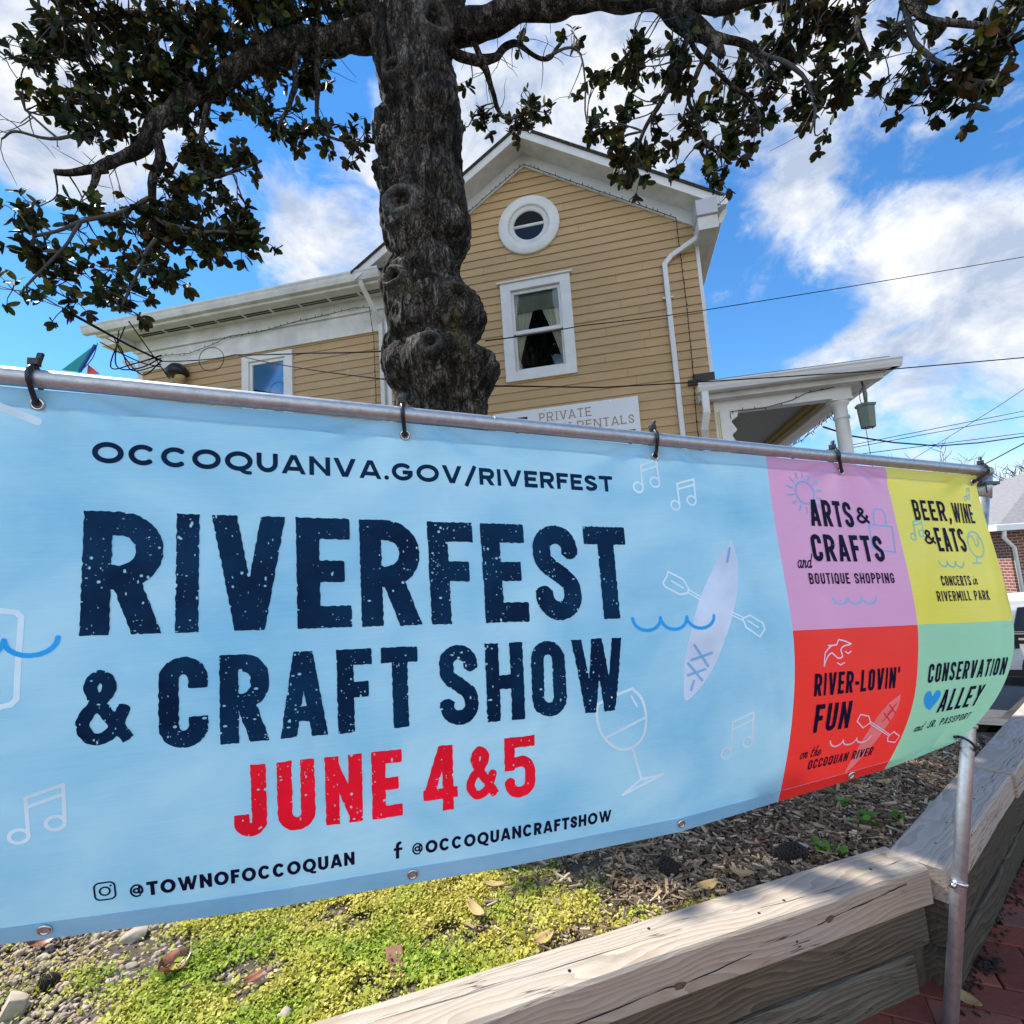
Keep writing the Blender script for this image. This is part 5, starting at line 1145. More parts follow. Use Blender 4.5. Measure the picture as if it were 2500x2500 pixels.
    for q in ((WL-.05, WL+.07, WY-.03, WY+.05, .3, 5.47), (XL-.22, XL-.03, WY-.035, WY+.01, .3, 5.47)): b = MB(); b.box(*q); b.build('corner_board', M['white_old'], T, bevel=.004)
    b = MB(); b.box(WL-.03, XL, WY-.045, WY+.02, 5.455, 5.80); b.box(WL-.07, XL, WY-.085, WY, 5.79, 5.84); b.box(WL-.05, XL, WY-.065, WY+.02, 5.84, 6.01); b.build('frieze_board', M['white_old'], T, bevel=.004)
    b = MB(); b.box(-7.42, XL, -.26, WY+.05, 6.005, 6.035); b.box(-7.42, WL, .0, 7.3, 6.004, 6.034); b.box(-7.40, WL-.05, -.22, WY-.05, 5.86, 6.0035); b.build('soffit', M['white_old'], T)
    b = MB(); b.box(-7.46, XL, -.275, -.245, 6.01, 6.16); b.build('fascia', M['white_old'], T)
    for i in range(9):
        xa = -6.75+i*.515; v = MB()
        for k in range(20):
            x = xa+k*.0235
            for yy in (-.115, -.062): v.box(x, x+.016, yy, yy+.038, 6.0015, 6.0045)
        v.build('soffit_vent', M['dark'], T)
    gutter('gutter', lambda a, z, t: (t, -.275-a*.95, 6.055+z*1.22), -7.66, XL+.02, mat=M['white_old'])
    rf = MB(); rf.add([(-7.60, -.33, 6.19), (XL+.1, -.33, 6.19), (XL+.1, 3.4, 6.75), (-6.2, 3.4, 6.75), (-7.60, 7.3, 6.19)], [(0, 1, 2, 3), (0, 3, 4)]); rf.build('roof', M['shingle'], T)
    spout([(-2.50, -.33, 6.10), (-2.49, -.28, 5.98), (-2.385, WY-.07, 5.55), (-2.385, WY-.07, .4)], .07, .055, mat=M['white_old'])
    w3 = thing('window', None, None); w3.parent = T; x0, x1, z0, z1 = wz
    W_ = MB(); W_.box(x0-.13, x0, WY-.05, WY, z0, z1+.005); W_.box(x1, x1+.13, WY-.05, WY, z0, z1+.005); W_.box(x0-.13, x1+.13, WY-.052, WY, z1, z1+.10); W_.build('frame', M['white'], w3, bevel=.004)
    W_ = MB(); W_.box(x0, x0+.05, WY-.02, WY+.02, z0, z1); W_.box(x1-.05, x1, WY-.02, WY+.02, z0, z1); W_.box(x0, x1, WY-.019, WY+.019, z1-.05, z1); W_.box(x0, x1, WY-.018, WY+.021, 4.62, 4.67); W_.build('sash', M['white'], w3, bevel=.004)
    W_ = MB(); W_.box(x0+.04, x1-.04, WY, WY+.004, z0, z1-.04); W_.build('pane', M['glass_sky'], w3)
    W_ = MB(); W_.box(x0-.1, x1+.1, WY+.3, WY+.32, z0-.2, z1+.1); W_.build('room_interior', M['dark'], w3)
    # --- porch at the right
    P = thing('porch', None, None); P.parent = T
    PX0, PX1 = 2.33, 3.94
    b = MB(); b.box(PX0, PX1, 0, .16, 3.46, 3.69); b.box(PX1-.16, PX1, .16, 5.5, 3.462, 3.69); b.box(PX0, PX1+.02, -.012, .17, 3.60, 3.692); b.build('beam', M['white'], P, bevel=.006)
    b = MB(); b.box(2.12, PX1+.36, -.30, .0, 3.672, 3.70); b.box(PX1, PX1+.36, .0, 5.7, 3.672, 3.70); b.box(2.12, PX1+.30, -.16, -.015, 3.600, 3.671); b.box(PX1+.015, PX1+.16, -.015, 5.6, 3.600, 3.671); b.build('soffit', M['white_old'], P, bevel=.004)
    gutter('gutter', lambda a, z, t: (t, -.26-a, 3.665+z*.95), 2.09, PX1+.42, P); gutter('gutter', lambda a, z, t: (PX1+.315+a, t, 3.665+z*.95), -.34, 5.7, P)
    b = MB(); b.add([(2.25, -.36, 3.79), (PX1+.30, -.36, 3.79), (PX1-.9, 1.0, 4.06), (2.25, 1.0, 4.06), (PX1+.36, 5.7, 3.79), (PX1-.9, 5.7, 4.06)], [(0, 1, 2, 3), (1, 4, 5, 2), (3, 2, 5)]); b.build('roof', M['shingle'], P)
    b = MB(); b.box(PX0, PX1-.16, .16, 5.5, 3.60, 3.62); b.build('ceiling', M['ceiling'], P)
    b = MB(); b.box(PX1-.24, PX1-.163, .25, 5.5, 3.50, 3.598); b.box(PX1-.30, PX1-.24, .30, 5.5, 3.55, 3.598); b.build('ceiling_trim', M['yellow_trim'], P)
    b = MB(); b.lathe((3.82, .09, 0), [(.088, .681), (.088, 1.2), (.083, 2.4), (.078, 3.20), (.092, 3.205), (.095, 3.222), (.092, 3.24), (.078, 3.245), (.078, 3.36), (.098, 3.385), (.112, 3.41), (.112, 3.43)], 32); b.box(3.70, 3.94, -.03, .21, 3.428, 3.4595); b.build('column', M['white'], P, True, .002)
    b = MB(); b.box(PX0, PX1+.02, -.06, 5.5, .50, .68); b.box(PX0, PX1-.05, .02, 5.5, -1.0, .499); b.build('porch_floor', M['white_old'], P)
    b = MB(); b.box(2.332, 2.362, -.03, .04, .681, 3.46); b.build('post_trim', simple('cream_trim', (.62, .52, .33), .6, var=.1), P)
    # scroll bracket and short downspout
    b = MB()
    pr = [(2.37, 3.46), (2.60, 3.46), (2.585, 3.38), (2.51, 3.33), (2.53, 3.27), (2.56, 3.20), (2.50, 3.14), (2.53, 3.05), (2.47, 3.00), (2.46, 2.7), (2.37, 2.7)]
    b.prism([pr[0], pr[1]]+smooth(pr[2:-1], 4)+[pr[-1]], lambda a, z, t: (a, t, z), -.01, .07); b.build('bracket', M['white'], P, bevel=.006)
    spout([(2.165, -.30, 3.70), (2.165, -.29, 3.40), (2.135, -.20, 3.22), (2.150, -.08, 3.10), (2.150, -.07, .4)], .085, .07)
    b = MB(); b.box(2.02, 2.19, -.06, -.015, 3.86, 3.93); b.box(2.10, 2.36, -.06, .3, 3.88, 4.00); b.build('roof_flashing', M['black'], P, bevel=.006)
    return T
HOUSE = house()
def sign():
    T = thing('house_sign', 'white sign board on the tan gable wall reading PRIVATE RENTALS', 'sign', tuple(hw(.36, -.03, 3.36)), HR)
    X = .36
    b = MB(); b.box(-.99, 1.003, -.022, 0, -.46, .452); b.build('board', M['sign_white'], T, bevel=.003)
    glyph_text(T, 'sign_lettering', 'PRIVATE', -.35, .37, .255, .128, .016, M['sign_gold'], -.0235, .022)
    glyph_text(T, 'sign_lettering', 'N RENTALS', -.02, .925, .085, .122, .016, M['sign_gold'], -.0235, .022)
    glyph_text(T, 'sign_lettering', 'E', -.70, -.52, .06, .30, .05, M['black'], -.0235, .0)
    glyph_text(T, 'sign_lettering', 'T', .76, .93, -.21, .21, .042, M['black'], -.0235, .0)
    b = MB()
    for x in (-.27, .63): b = MB(); b.lathe((x, -.0225, .425), [(.010, 0), (.007, -.003)], 12, axis=1); b.build('screw', M['steel'], T)
sign()
def lights(name, pts, label, drop=.035, step=.085):
    """a string of small dark lamps on a cable"""
    P = [np.array(p) for p in pts]; b = MB(); b.tube(P, .0045, 5); bulbs = []; rg = random.Random(len(label)); acc = 0
    for p, q in zip(P[:-1], P[1:]):
        L = np.linalg.norm(q-p); n = int(L/step)
        for i in range(n):
            c = p+(q-p)*(i+rg.random()*.4)/max(1, n); d = np.array([rg.uniform(-.5, .5), -.35, rg.choice((-1, 1, 1))*1.0]); d /= np.linalg.norm(d)
            q_ = MB(); q_.tube([c, c+d*drop*.5, c+d*drop], [.006, .005, .003], 5); bulbs.append(q_)
    T = thing('light_string', label, 'string lights', tuple(P[0]), group='unlit light strings on the house'); inv = Matrix.Translation(-T.location)
    for o in [b.build('cable', M['cable'], T)]+[q_.build('bulb', M['cable'], T) for q_ in bulbs[:99]]: o.matrix_parent_inverse = inv
def rkz(x): return 7.60-abs(x-.05)*.643
lights('g', [hw(-1.9, -.06, rkz(-1.9)-.05), hw(-1.0, -.06, rkz(-1.0)-.045), hw(0.05, -.06, rkz(.05)-.035), hw(.7, -.06, rkz(.7)-.045), hw(1.4, -.06, rkz(1.4)-.045), hw(2.10, -.06, rkz(2.10)-.045), hw(2.10, -.05, 5.9), hw(2.11, -.06, 5.0), hw(2.10, -.05, 4.2), hw(2.07, -.05, 3.3), hw(2.08, -.05, 2.6)], 'light string along the gable edge and down beside the white downspout')
lights('w', [hw(-6.9, .08, 5.62), hw(-6.4, .07, 5.66), hw(-5.9, .07, 5.62), hw(-5.45, .07, 5.70), hw(-5.1, .06, 5.79), hw(-4.5, .05, 5.76), hw(-3.9, .05, 5.82), hw(-3.3, .05, 5.84), hw(-2.8, .05, 5.87), hw(-2.55, .04, 5.83), hw(-2.50, .06, 5.3), hw(-2.50, .06, 4.2), hw(-2.5, .08, 3.2)], 'light string sagging along the white frieze of the wing', step=.12)
lights('p', [hw(2.50, -.02, 3.35), hw(2.50, -.02, 3.45), hw(2.9, -.025, 3.44), hw(3.25, -.02, 3.50), hw(3.42, -.018, 3.57), hw(3.75, -.02, 3.60)], 'light string looped along the porch beam', step=.13)
lights('p2', [hw(3.93, .3, 3.42), hw(3.93, 1.0, 3.40), hw(3.93, 1.8, 3.36), hw(3.93, 2.8, 3.40), hw(3.93, 3.8, 3.37)], 'light string hanging under the side beam behind the porch column', step=.07, drop=.05)
def lamp():
    c = hw(4.02, -.10, 0); T = thing('hanging_lantern', 'grey green hexagonal metal lantern hanging under the porch corner', 'lantern', (c[0], c[1], 3.02), HR)
    def hexa(r0, z0, r1, z1, b): 
        b.add([(r*math.cos(a+.35), r*math.sin(a+.35), z) for r, z in ((r0, z0), (r1, z1)) for a in np.arange(6)*math.pi/3], [(i, (i+1) % 6, 6+(i+1) % 6, 6+i) for i in range(6)]+[tuple(range(5, -1, -1)), tuple(range(6, 12))]); return b
    b = MB(); hexa(.082, 0, .098, .27, b); hexa(.112, .262, .118, .288, b); hexa(.118, .2885, .03, .315, b); b.build('housing', M['grey_box'], T, bevel=.004)
    b = MB(); hexa(.066, -.004, .066, -.001, b); b.tube([(.03, -.03, 0), (.03, -.03, -.025)], .006, 6); b.build('base', M['black'], T)
    b = MB(); b.lathe((0, 0, .655), [(.0, -.014), (.055, -.012), (.062, 0), (.05, .012)], 20); b.tube([(0, 0, .645), (.004, 0, .55), (.012, 0, .5)], .013, 8); b.build('hanger', M['black'], T, True)
    b = MB(); b.tube([(.012, 0, .52), (.018, 0, .42), (.012, 0, .30)], [.02, .026, .018], 8); b.build('swivel', M['grey_box'], T, True)
    b = MB(); b.tube([(-.01, -.02, .5), (-.055, -.03, .43), (-.06, -.03, .36), (-.05, -.03, .30)], .004, 6); b.tube([(-.05, -.04, 0), (-.04, -.04, -.4), (-.03, -.04, -1.5)], .0035, 6); b.build('cord', M['cable'], T)
lamp()
def meter():
    c = hw(-6.10, .02, 5.30); T = thing('service_head', 'black round service head on a tan pipe at the end of the wing', 'service head', tuple(c), HR)
    b = MB(); b.lathe((0, 0, .0), [(.0, .14), (.10, .12), (.17, .03), (.175, -.05), (.15, -.07), (.0, -.075)], 20); b.build('hood', M['black'], T, True)
    b = MB(); b.lathe((.08, -.02, 0), [(.065, -1.5), (.065, -.17), (.078, -.165), (.078, -.09), (.05, -.08)], 16); b.build('pipe', simple('tan_pipe', (.50, .36, .17), .6), T, True)
meter()

# ------------------------------------------------------------------ overhead wires and cables
def sag(pts, s=.0, n=8):
    P = [np.array(p) for p in pts]; out = []
    for p, q in zip(P[:-1], P[1:]):
        for i in range(n): t = i/n; out.append(p+(q-p)*t-np.array([0, 0, s*4*t*(1-t)]))
    out.append(P[-1]); return out
def wire(key, r, label, s=0.0, extra=None):
    b = MB(); b.tube(sag(WIRES[key], s), r, 6)
    if extra: b.tube(sag(extra, .02), r*.8, 6)
    o = b.build('overhead_wire', M['cable'], None, True); tag(o, label, 'wire', 'overhead wires and cables')
wire('a', .0055, 'thin wire from the trunk across the gable window to the right sky', .01)
wire('b', .006, 'dark wire from the trunk across the sign and porch eave')
wire('c', .015, 'thick black cable from the left leaves down to the service head')
wire('c2', .009, 'thinner black cable crossing the corner of the wing eave')
wire('d', .008, 'cable from the service head straight across the wing window to the trunk', .01)
wire('d2', .006, 'thin cable slanting down across the tan wing wall to the trunk', .01)
wire('e', .016, 'heavy sagging cable in the right sky beside the lantern')
wire('f1', .013, 'uppermost of the thin parallel wires in the right sky')
wire('f2', .013, 'second of the thin parallel wires in the right sky')
wire('f3', .013, 'thin wire low in the right sky just above the sagging cable')
wire('g', .010, 'faint wire slanting up steeply through the right sky')
wire('h', .010, 'wire rising from behind the rail corner to the right edge')
def coils():
    b = MB(); rg = random.Random(5)
    c0 = np.array(WIRES['c'][-1])
    for k in range(5):
        p = [c0+np.array([-.95+.1*k, -.1, .35+.06*k])*1.0]
        p += [c0+np.array([-.55+rg.uniform(-.1, .1), -.25, -.05+rg.uniform(-.2, .25)]), c0+np.array([-.25+rg.uniform(-.1, .1), -.2, -.28+rg.uniform(-.05, .2)]), c0+np.array([.02, -.05, -.12+.05*k])]
        b.tube(smooth(p, 6), .010, 6)
    o = b.build('cable_loops', M['cable'], None, True); tag(o, 'tangle of black cable loops beside the service head', 'cables', 'overhead wires and cables')
    b = MB(); c1 = np.array(WIRES['d'][1]); b.tube([c1+np.array([.1+.19*math.cos(a), 0, .0+.19*math.sin(a)]) for a in np.linspace(0, 6.28, 24)], .005, 5, False)
    o = b.build('cable_coil', M['cable'], None, True); tag(o, 'single round loop of thin cable under the wing frieze', 'cables', 'overhead wires and cables')
coils()

# ------------------------------------------------------------------ magnolia tree
def magnolia():
    base = np.array([-.54, 4.0, BEDZ]); T = thing('magnolia_tree', 'large magnolia with a knobbly grey trunk and glossy dark leaves, in front of the house', 'tree', tuple(base)); inv = Matrix.Translation(-T.location); parts = []
    tz = np.array([t[0] for t in TRUNK])[::-1]; tx = np.array([t[1] for t in TRUNK])[::-1]; tr = np.array([t[2] for t in TRUNK])[::-1]
    tz = np.r_[.35, .6, 1.0, 1.8, tz, 7.4, 8.2]; tx = np.r_[-.50, -.50, -.50, -.51, tx, -.50, -.48]; tr = np.r_[.60, .50, .42, .38, tr, .36, .30]
    nr, na = 860, 400; Z = np.linspace(tz[0], tz[-1], nr); A = np.linspace(0, 2*np.pi, na, endpoint=False)
    CX = np.interp(Z, tz, tx); RR = np.interp(Z, tz, tr); ker = np.ones(5)/5; CX = np.convolve(np.pad(CX, 2, 'edge'), ker, 'valid'); RR = np.convolve(np.pad(RR, 2, 'edge'), ker, 'valid')
    P = np.zeros((nr, na, 3)); P[..., 0] = CX[:, None]+RR[:, None]*np.cos(A); P[..., 1] = 4.0+RR[:, None]*np.sin(A)*.95; P[..., 2] = Z[:, None]
    Nn = np.zeros_like(P); Nn[..., 0] = np.cos(A); Nn[..., 1] = np.sin(A)
    D = np.zeros((nr, na))
    for i in range(nr):
        for k in range(na):
            x, y, z = P[i, k]
            f = mnoise.fractal(Vector((x*3.2, y*3.2, z*1.7)), 1.0, 2.1, 4); g = 1-abs(mnoise.noise(Vector((x*11, y*11, z*3.0)))); h_ = mnoise.noise(Vector((x*34, y*34, z*13)))
            D[i, k] = .034*f+.050*(g-.62)+.013*h_
    for (bx, by, bz, r) in BURLS:
        dd = np.sqrt(((P-np.array([bx, by, bz]))**2).sum(-1)); D += .055*np.exp(-(dd/r)**2*1.1)-.035*np.exp(-((dd-1.35*r)/(.3*r))**2)
    # pruning scars: a swollen ring of healed bark round a sunken hollow, part of the trunk's own surface
    FD = P-EYE; FD = FD/np.linalg.norm(FD, axis=-1, keepdims=True); frontm = (Nn*FD).sum(-1) < -.1; HEAL = np.zeros((nr, na)); hol = []
    for (bx, by, bz, r, kd) in KNOTS:
        q = np.array([bx, by, bz])-EYE; dist = np.linalg.norm(q); sc_ = np.where(frontm, (FD*(q/dist)).sum(-1), -1); i0, k0 = np.unravel_index(np.argmax(sc_), sc_.shape); c = P[i0, k0]; nn = Nn[i0, k0]; r = r*np.linalg.norm(c-EYE)/dist
        uu = np.array([-nn[1], nn[0], 0]); st = min(1.5, 1/max(.45, abs(nn@(q/dist)))); rel = P-c; du = (rel@uu)/(r*st); dv = rel[..., 2]/r
        tilt = {'lip': .6, 'ring': -.12, 'boss': .1}[kd]; d1, d2 = du*math.cos(tilt)-dv*math.sin(tilt), du*math.sin(tilt)+dv*math.cos(tilt)
        ang = np.arctan2(d2, d1); e = {'ring': (.66, .84), 'lip': (.92, .52), 'boss': (.62, .60)}[kd]; rho = np.hypot(d1/e[0], d2/e[1])*(1+.10*np.sin(2*ang+bx*9)+.07*np.sin(3*ang+bz*5)+.04*np.sin(7*ang)); ok = frontm & (rho < 3)
        ring = np.exp(-((rho-.98)/.34)**2)*(1 if kd != 'lip' else np.clip(.55+.6*np.sin(ang), .15, 1)); core = np.exp(-(rho/.46)**4)
        hgt = {'ring': .055, 'lip': .065, 'boss': .05}[kd]*r/.125
        D = np.where(ok, D*(1-.85*np.clip(ring+core, 0, 1))+hgt*ring-(.075 if kd != 'boss' else .03)*core+(.05 if kd == 'boss' else .012)*np.exp(-(rho/1.5)**2), D)
        HEAL = np.where(ok, np.maximum(HEAL, ring*(1 if kd == 'ring' and r > .115 else .7)), HEAL); hol.append((c, nn, uu, r, st, e, kd))
    P += Nn*(D-.022)[..., None]
    i = np.arange(nr-1)[:, None]*na+np.arange(na)[None]; j = np.arange(nr-1)[:, None]*na+(np.arange(na)[None]+1) % na
    o = fast_mesh('trunk', P.reshape(-1, 3), np.stack([i, j, j+na, i+na], -1).reshape(-1, 4), M['bark'], T, True); parts.append(o)
    at = o.data.attributes.new('healed', 'FLOAT', 'POINT'); at.data.foreach_set('value', np.ascontiguousarray(HEAL.ravel(), np.float32))
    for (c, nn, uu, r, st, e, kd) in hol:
        f = .42 if kd != 'boss' else .16; b = MB(); b.add([c+uu*r*st*e[0]*f*math.cos(t)+np.array([0, 0, 1.0])*r*e[1]*f*1.25*math.sin(t)-nn*(.038 if kd != 'boss' else -.012) for t in np.linspace(0, 6.283, 25)[:-1]], [tuple(range(24))]); parts.append(b.build('hollow', M['dark'], T))  # near-black disc added in each scar, painting the dark inside the hole
    # limbs
    br = []
    def wob(pts, n=5, amp=.018):
        s = smooth([p[:3] for p in pts], n); rr = np.interp(np.linspace(0, len(pts)-1, len(s)), np.arange(len(pts)), [p[3] for p in pts]); out = []
        for i, p in enumerate(s):
            w_ = amp*min(1, i/4); out.append(np.array(p)+w_*np.array([mnoise.noise(Vector((p[0]*4, p[2]*4, 1))), mnoise.noise(Vector((p[0]*4, p[2]*4, 5))), mnoise.noise(Vector((p[0]*4, p[2]*4, 9)))]))
        return out, rr
    names = dict(left_main='limb', right_main='limb', upleft='limb', right_up='limb')
    for k, pts in LIMBS.items():
        s, rr = wob(pts, 8 if pts[0][3] > .04 else 5, .05 if pts[0][3] > .04 else .035); b = MB(); rr = [r*(1+.16*mnoise.noise(Vector((p[0]*7, p[1]*7, p[2]*7)))) for r, p in zip(rr, s)]
        b.tube(s, rr, 14 if pts[0][3] > .04 else 8); o = b.build('limb' if pts[0][3] > .04 else 'branch', M['bark'] if pts[0][3] > .02 else M['twig'], T, True); parts.append(o); br += [(p, r) for p, r in zip(s, rr)]
    BP = np.array([p for p, r in br])
    # leaf rosettes in sprays, each carried by a twig from the nearest branch
    rg = np.random.default_rng(21); LV = []; LF = []; tw = MB(); nleaf = 0
    # leaf template: folded, pointed ellipse
    ts = np.array([0, .18, .42, .68, .88, 1.0]); wd = np.array([.05, .70, 1.0, .96, .60, .04])*.265
    tmpl = []
    for t, w in zip(ts, wd): tmpl += [(-w, t, .10*w*4*.35-.25*t*t*.5), (0, t, -.25*t*t*.5-.02), (w, t, .10*w*4*.35-.25*t*t*.5)]
    tmpl = np.array(tmpl); tf = []
    for i in range(len(ts)-1):
        for k in range(2): a = i*3+k; tf.append((a, a+1, a+4, a+3))
    tf = np.array(tf)
    def leaf(p, d, nrm, L):
        nonlocal nleaf
        d = d/np.linalg.norm(d); x = np.cross(d, nrm); x /= np.linalg.norm(x)+1e-9; z = np.cross(x, d)
        LV.append(p+L*(tmpl[:, :1]*x+tmpl[:, 1:2]*d+tmpl[:, 2:]*z)); LF.append(tf+nleaf*len(tmpl)); nleaf += 1
    allc = []
    for (cx, cy, cz, rx, rz, den) in SPRAYS:
        c = np.array([cx, cy, cz]); dist = np.linalg.norm(c-EYE); px = 966/dist
        c = EYE+(c-EYE)*1.03; n = max(1, int(den*rx*rz*px*px*3.14/108)); hubs = []
        for _ in range(max(1, n//4)):
            u = rg.normal(0, 1, 3); u /= np.linalg.norm(u); u *= rg.random()**.5; hubs.append(c+u*np.array([rx*.85, max(rx, rz)*.9, rz*.85]))
        for hb in hubs:
            q = BP[np.argmin(((BP-hb)**2).sum(1))]
            if np.linalg.norm(q-hb) < 1.1:
                mid = (q+hb)/2+rg.normal(0, .035, 3); tw.tube(smooth([q, mid, hb], 4), [.0065]*3+[.005]*3+[.004]*3, 5, False)
        for _ in range(n):
            hb = hubs[rg.integers(len(hubs))]; off = rg.normal(0, 1, 3); off *= np.array([.052, .070, .048]); p = hb+off
            d0 = off/np.linalg.norm(off)*.8+np.array([0, -.1, .15])+rg.normal(0, .3, 3); d0 /= np.linalg.norm(d0)
            tw.tube([hb, (hb+p)/2+rg.normal(0, .008, 3), p], [.004, .0035, .003], 4, False); allc.append(p)
            a = np.array([0, 0, 1.0]) if abs(d0[2]) < .8 else np.array([1.0, 0, 0]); u = np.cross(d0, a); u /= np.linalg.norm(u); w = np.cross(d0, u)
            m_ = rg.integers(5, 10)
            for k in range(m_):
                an = 2*math.pi*k/m_*1.6+rg.uniform(0, 1); sp_ = rg.uniform(.5, 1.15); rad = math.cos(an)*u+math.sin(an)*w
                d = d0*(1-.35*sp_)+rad*sp_+np.array([0, 0, -.18]); leaf(p-d0*rg.uniform(0, .035), d, d0*.9+rad*.1+rg.normal(0, .12, 3), rg.uniform(.050, .095))
    # bare twigs hanging at the right and left
    for _ in range(150):
        q = BP[rg.integers(len(BP))]; d = rg.normal(0, 1, 3)*np.array([1, .6, .7])+np.array([0, 0, -.35]); d /= np.linalg.norm(d); L = rg.uniform(.12, .42); P_ = [q]
        for i in range(4): d = d+rg.normal(0, .3, 3); d /= np.linalg.norm(d); P_.append(P_[-1]+d*L/4)
        tw.tube(P_, [.0045, .004, .003, .0025, .0015], 4, False)
    parts.append(tw.build('twigs', M['twig'], T, True, fix=False))
    parts.append(fast_mesh('foliage', np.concatenate(LV), np.concatenate(LF), M['leaf'], T, True))
    for o in parts: o.matrix_parent_inverse = inv
    print('leaves', nleaf)
magnolia()

# ------------------------------------------------------------------ planting bed: gravel, ground cover, mulch
def scatter(n, x0, x1, y0, y1, keep, seed):
    rg = np.random.default_rng(seed); p = rg.uniform((x0, y0), (x1, y1), (n, 2)); k = in_bed(p[:, 0], p[:, 1], .085) & (drive_q(p[:, 0], p[:, 1]) < -.05) & keep(p[:, 0], p[:, 1], rg); return p[k], rg
def sB(x, y): return x*BH[0]+y*BH[1]                       # distance along the banner
def lump(x, y): return .5*np.sin(x*7+1.7*np.sin(y*5))+.5*np.sin(y*8.3+x*3+1.1)+.35*np.sin(x*19-y*13)
ROCK = None
def rocks(name, P, sizes, rg, mat, label, cat, z=BEDZ, flat=.65):
    # squashed, dented icosahedra
    import bmesh
    bm = bmesh.new(); bmesh.ops.create_icosphere(bm, subdivisions=2 if len(P) > 9 else 4, radius=1); base = np.array([v.co[:] for v in bm.verts]); faces = np.array([[v.index for v in f.verts] for f in bm.faces]); bm.free()
    V = []; F = []
    for i, (p, s) in enumerate(zip(P, sizes)):
        d = base*1.0; 
        for _ in range(8):
            n = rg.normal(0, 1, 3); n /= np.linalg.norm(n); t = rg.uniform(.38, .8); ex = np.maximum(d@n-t, 0); d = d-ex[:, None]*n*.85
        sc = s*np.array([1, rg.uniform(.6, .95), rg.uniform(.5, .8)*flat/.65]); a = rg.uniform(0, 6.28); ca, sa = math.cos(a), math.sin(a); tl = rg.normal(0, .3)
        d = d*sc; d = np.stack([d[:, 0]*ca-d[:, 1]*sa, d[:, 0]*sa+d[:, 1]*ca, d[:, 2]+d[:, 0]*tl*.4], -1)
        V.append(d+np.array([p[0], p[1], (p[2] if len(p) > 2 else z)+s*.25])); F.append(faces+i*len(base))
    return fast_mesh(name, np.concatenate(V), np.concatenate(F), mat, None, True)
def bed():
    # gravel at the left end and thinly elsewhere
    P, rg = scatter(120000, -2.2, 2.4, .5, 3.2, lambda x, y, r: r.random(len(x)) < np.where(sB(x, y) < -.05, np.clip(1.0-(sB(x, y)+.36)*2.6, .03, 1.0)*.9, .022)*(np.hypot(x, y) < 3.0), 4)
    o = rocks('gravel', P, np.clip(rg.lognormal(math.log(.0064), .45, len(P)), .0028, .020), rg, M['gravel'], '', ''); tag(o, kind='stuff'); print('gravel', len(P))
    # low yellow-green ground cover
    def kp(x, y, r):
        s = sB(x, y); dep = x*BN[0]+y*BN[1]
        m = np.clip((s+.80+.36*lump(x, y)+.22*lump(x*2.7, y*2.7+1)-.30*(dep-1.5))/.5, .05, 1)*np.clip((.93-s+.25*lump(x*1.3, y)-(dep-1.33)*.55)/.22, 0, 1)
        strip = ((s > .3) & (s < 1.02+.1*lump(x, y)) & (dep-1.33 < .10+.05*lump(x*2, y*2)))*.7
        holes = np.clip((lump(x*2.3+4, y*2.9)+.85)/.55, .10, 1)
        return r.random(len(x)) < np.maximum(m, strip)*holes
    P, rg = scatter(520000, -1.7, 1.5, .75, 2.6, kp, 9); n = len(P); print('cover', n)
    hgt = .008+.020*rg.random(n)*(0.7+.5*np.clip(lump(P[:, 0]*1.7, P[:, 1]*1.9), -.6, 1)); a = rg.uniform(0, 6.28, n); s = np.clip(rg.lognormal(math.log(.0040), .36, n), .002, .0105); tilt = rg.normal(0, .5, (n, 2))
    C = np.column_stack([P, BEDZ+hgt]); dx = np.column_stack([np.cos(a), np.sin(a), tilt[:, 0]])*s[:, None]; dy = np.column_stack([-np.sin(a), np.cos(a), tilt[:, 1]])*s[:, None]*.75
    V = np.stack([C-dx, C-dx*.1+dy, C+dx, C-dx*.1-dy], 1).reshape(-1, 3); o = fast_mesh('ground_cover', V, np.arange(4*n).reshape(n, 4), M['moss']); 
    # fine stems among the leaves
    m = n//7; idx = rg.choice(n, m, False); b0 = C[idx]-np.array([0, 0, .012]); d = rg.normal(0, 1, (m, 3)); d[:, 2] = np.abs(d[:, 2])*.5; d *= (.018/np.linalg.norm(d, axis=1))[:, None]; wv = np.cross(d, rg.normal(0, 1, (m, 3))); wv *= (.0006/np.linalg.norm(wv, axis=1))[:, None]
    V2 = np.stack([b0-wv, b0+wv, b0+d+wv*.4, b0+d-wv*.4], 1).reshape(-1, 3)
    tag(o, kind='stuff'); o2 = fast_mesh('ground_cover_stems', V2, np.arange(4*m).reshape(m, 4), M['moss']); tag(o2, kind='stuff')
    # shredded bark mulch
    def km(x, y, r):
        s = sB(x, y); return r.random(len(x)) < np.clip((s-.45+.2*lump(x, y))/.35, .012, 1)
    P, rg = scatter(95000, -.9, 2.7, .8, 3.2, km, 15); n = len(P); print('chips', n)
    L = rg.lognormal(math.log(.0095), .55, n); W = L*rg.uniform(.10, .32, n); W = np.minimum(W, .0045); a = rg.uniform(0, 6.28, n); t = rg.normal(0, .22, n)
    dx = np.column_stack([np.cos(a), np.sin(a), t])*L[:, None]; dy = np.column_stack([-np.sin(a), np.cos(a), rg.normal(0, .4, n)])*W[:, None]; dz = np.cross(dx, dy); dz *= (.0018/np.linalg.norm(dz, axis=1))[:, None]
    C = np.column_stack([P, BEDZ+rg.uniform(.004, .022, n)])
    V = np.stack([C+i*dx*(1 if j < 0 else .9)+j*dy+k*dz for k in (-1, 1) for i, j in ((-1, -1), (1, -1), (1, 1), (-1, 1))], 1).reshape(-1, 3)
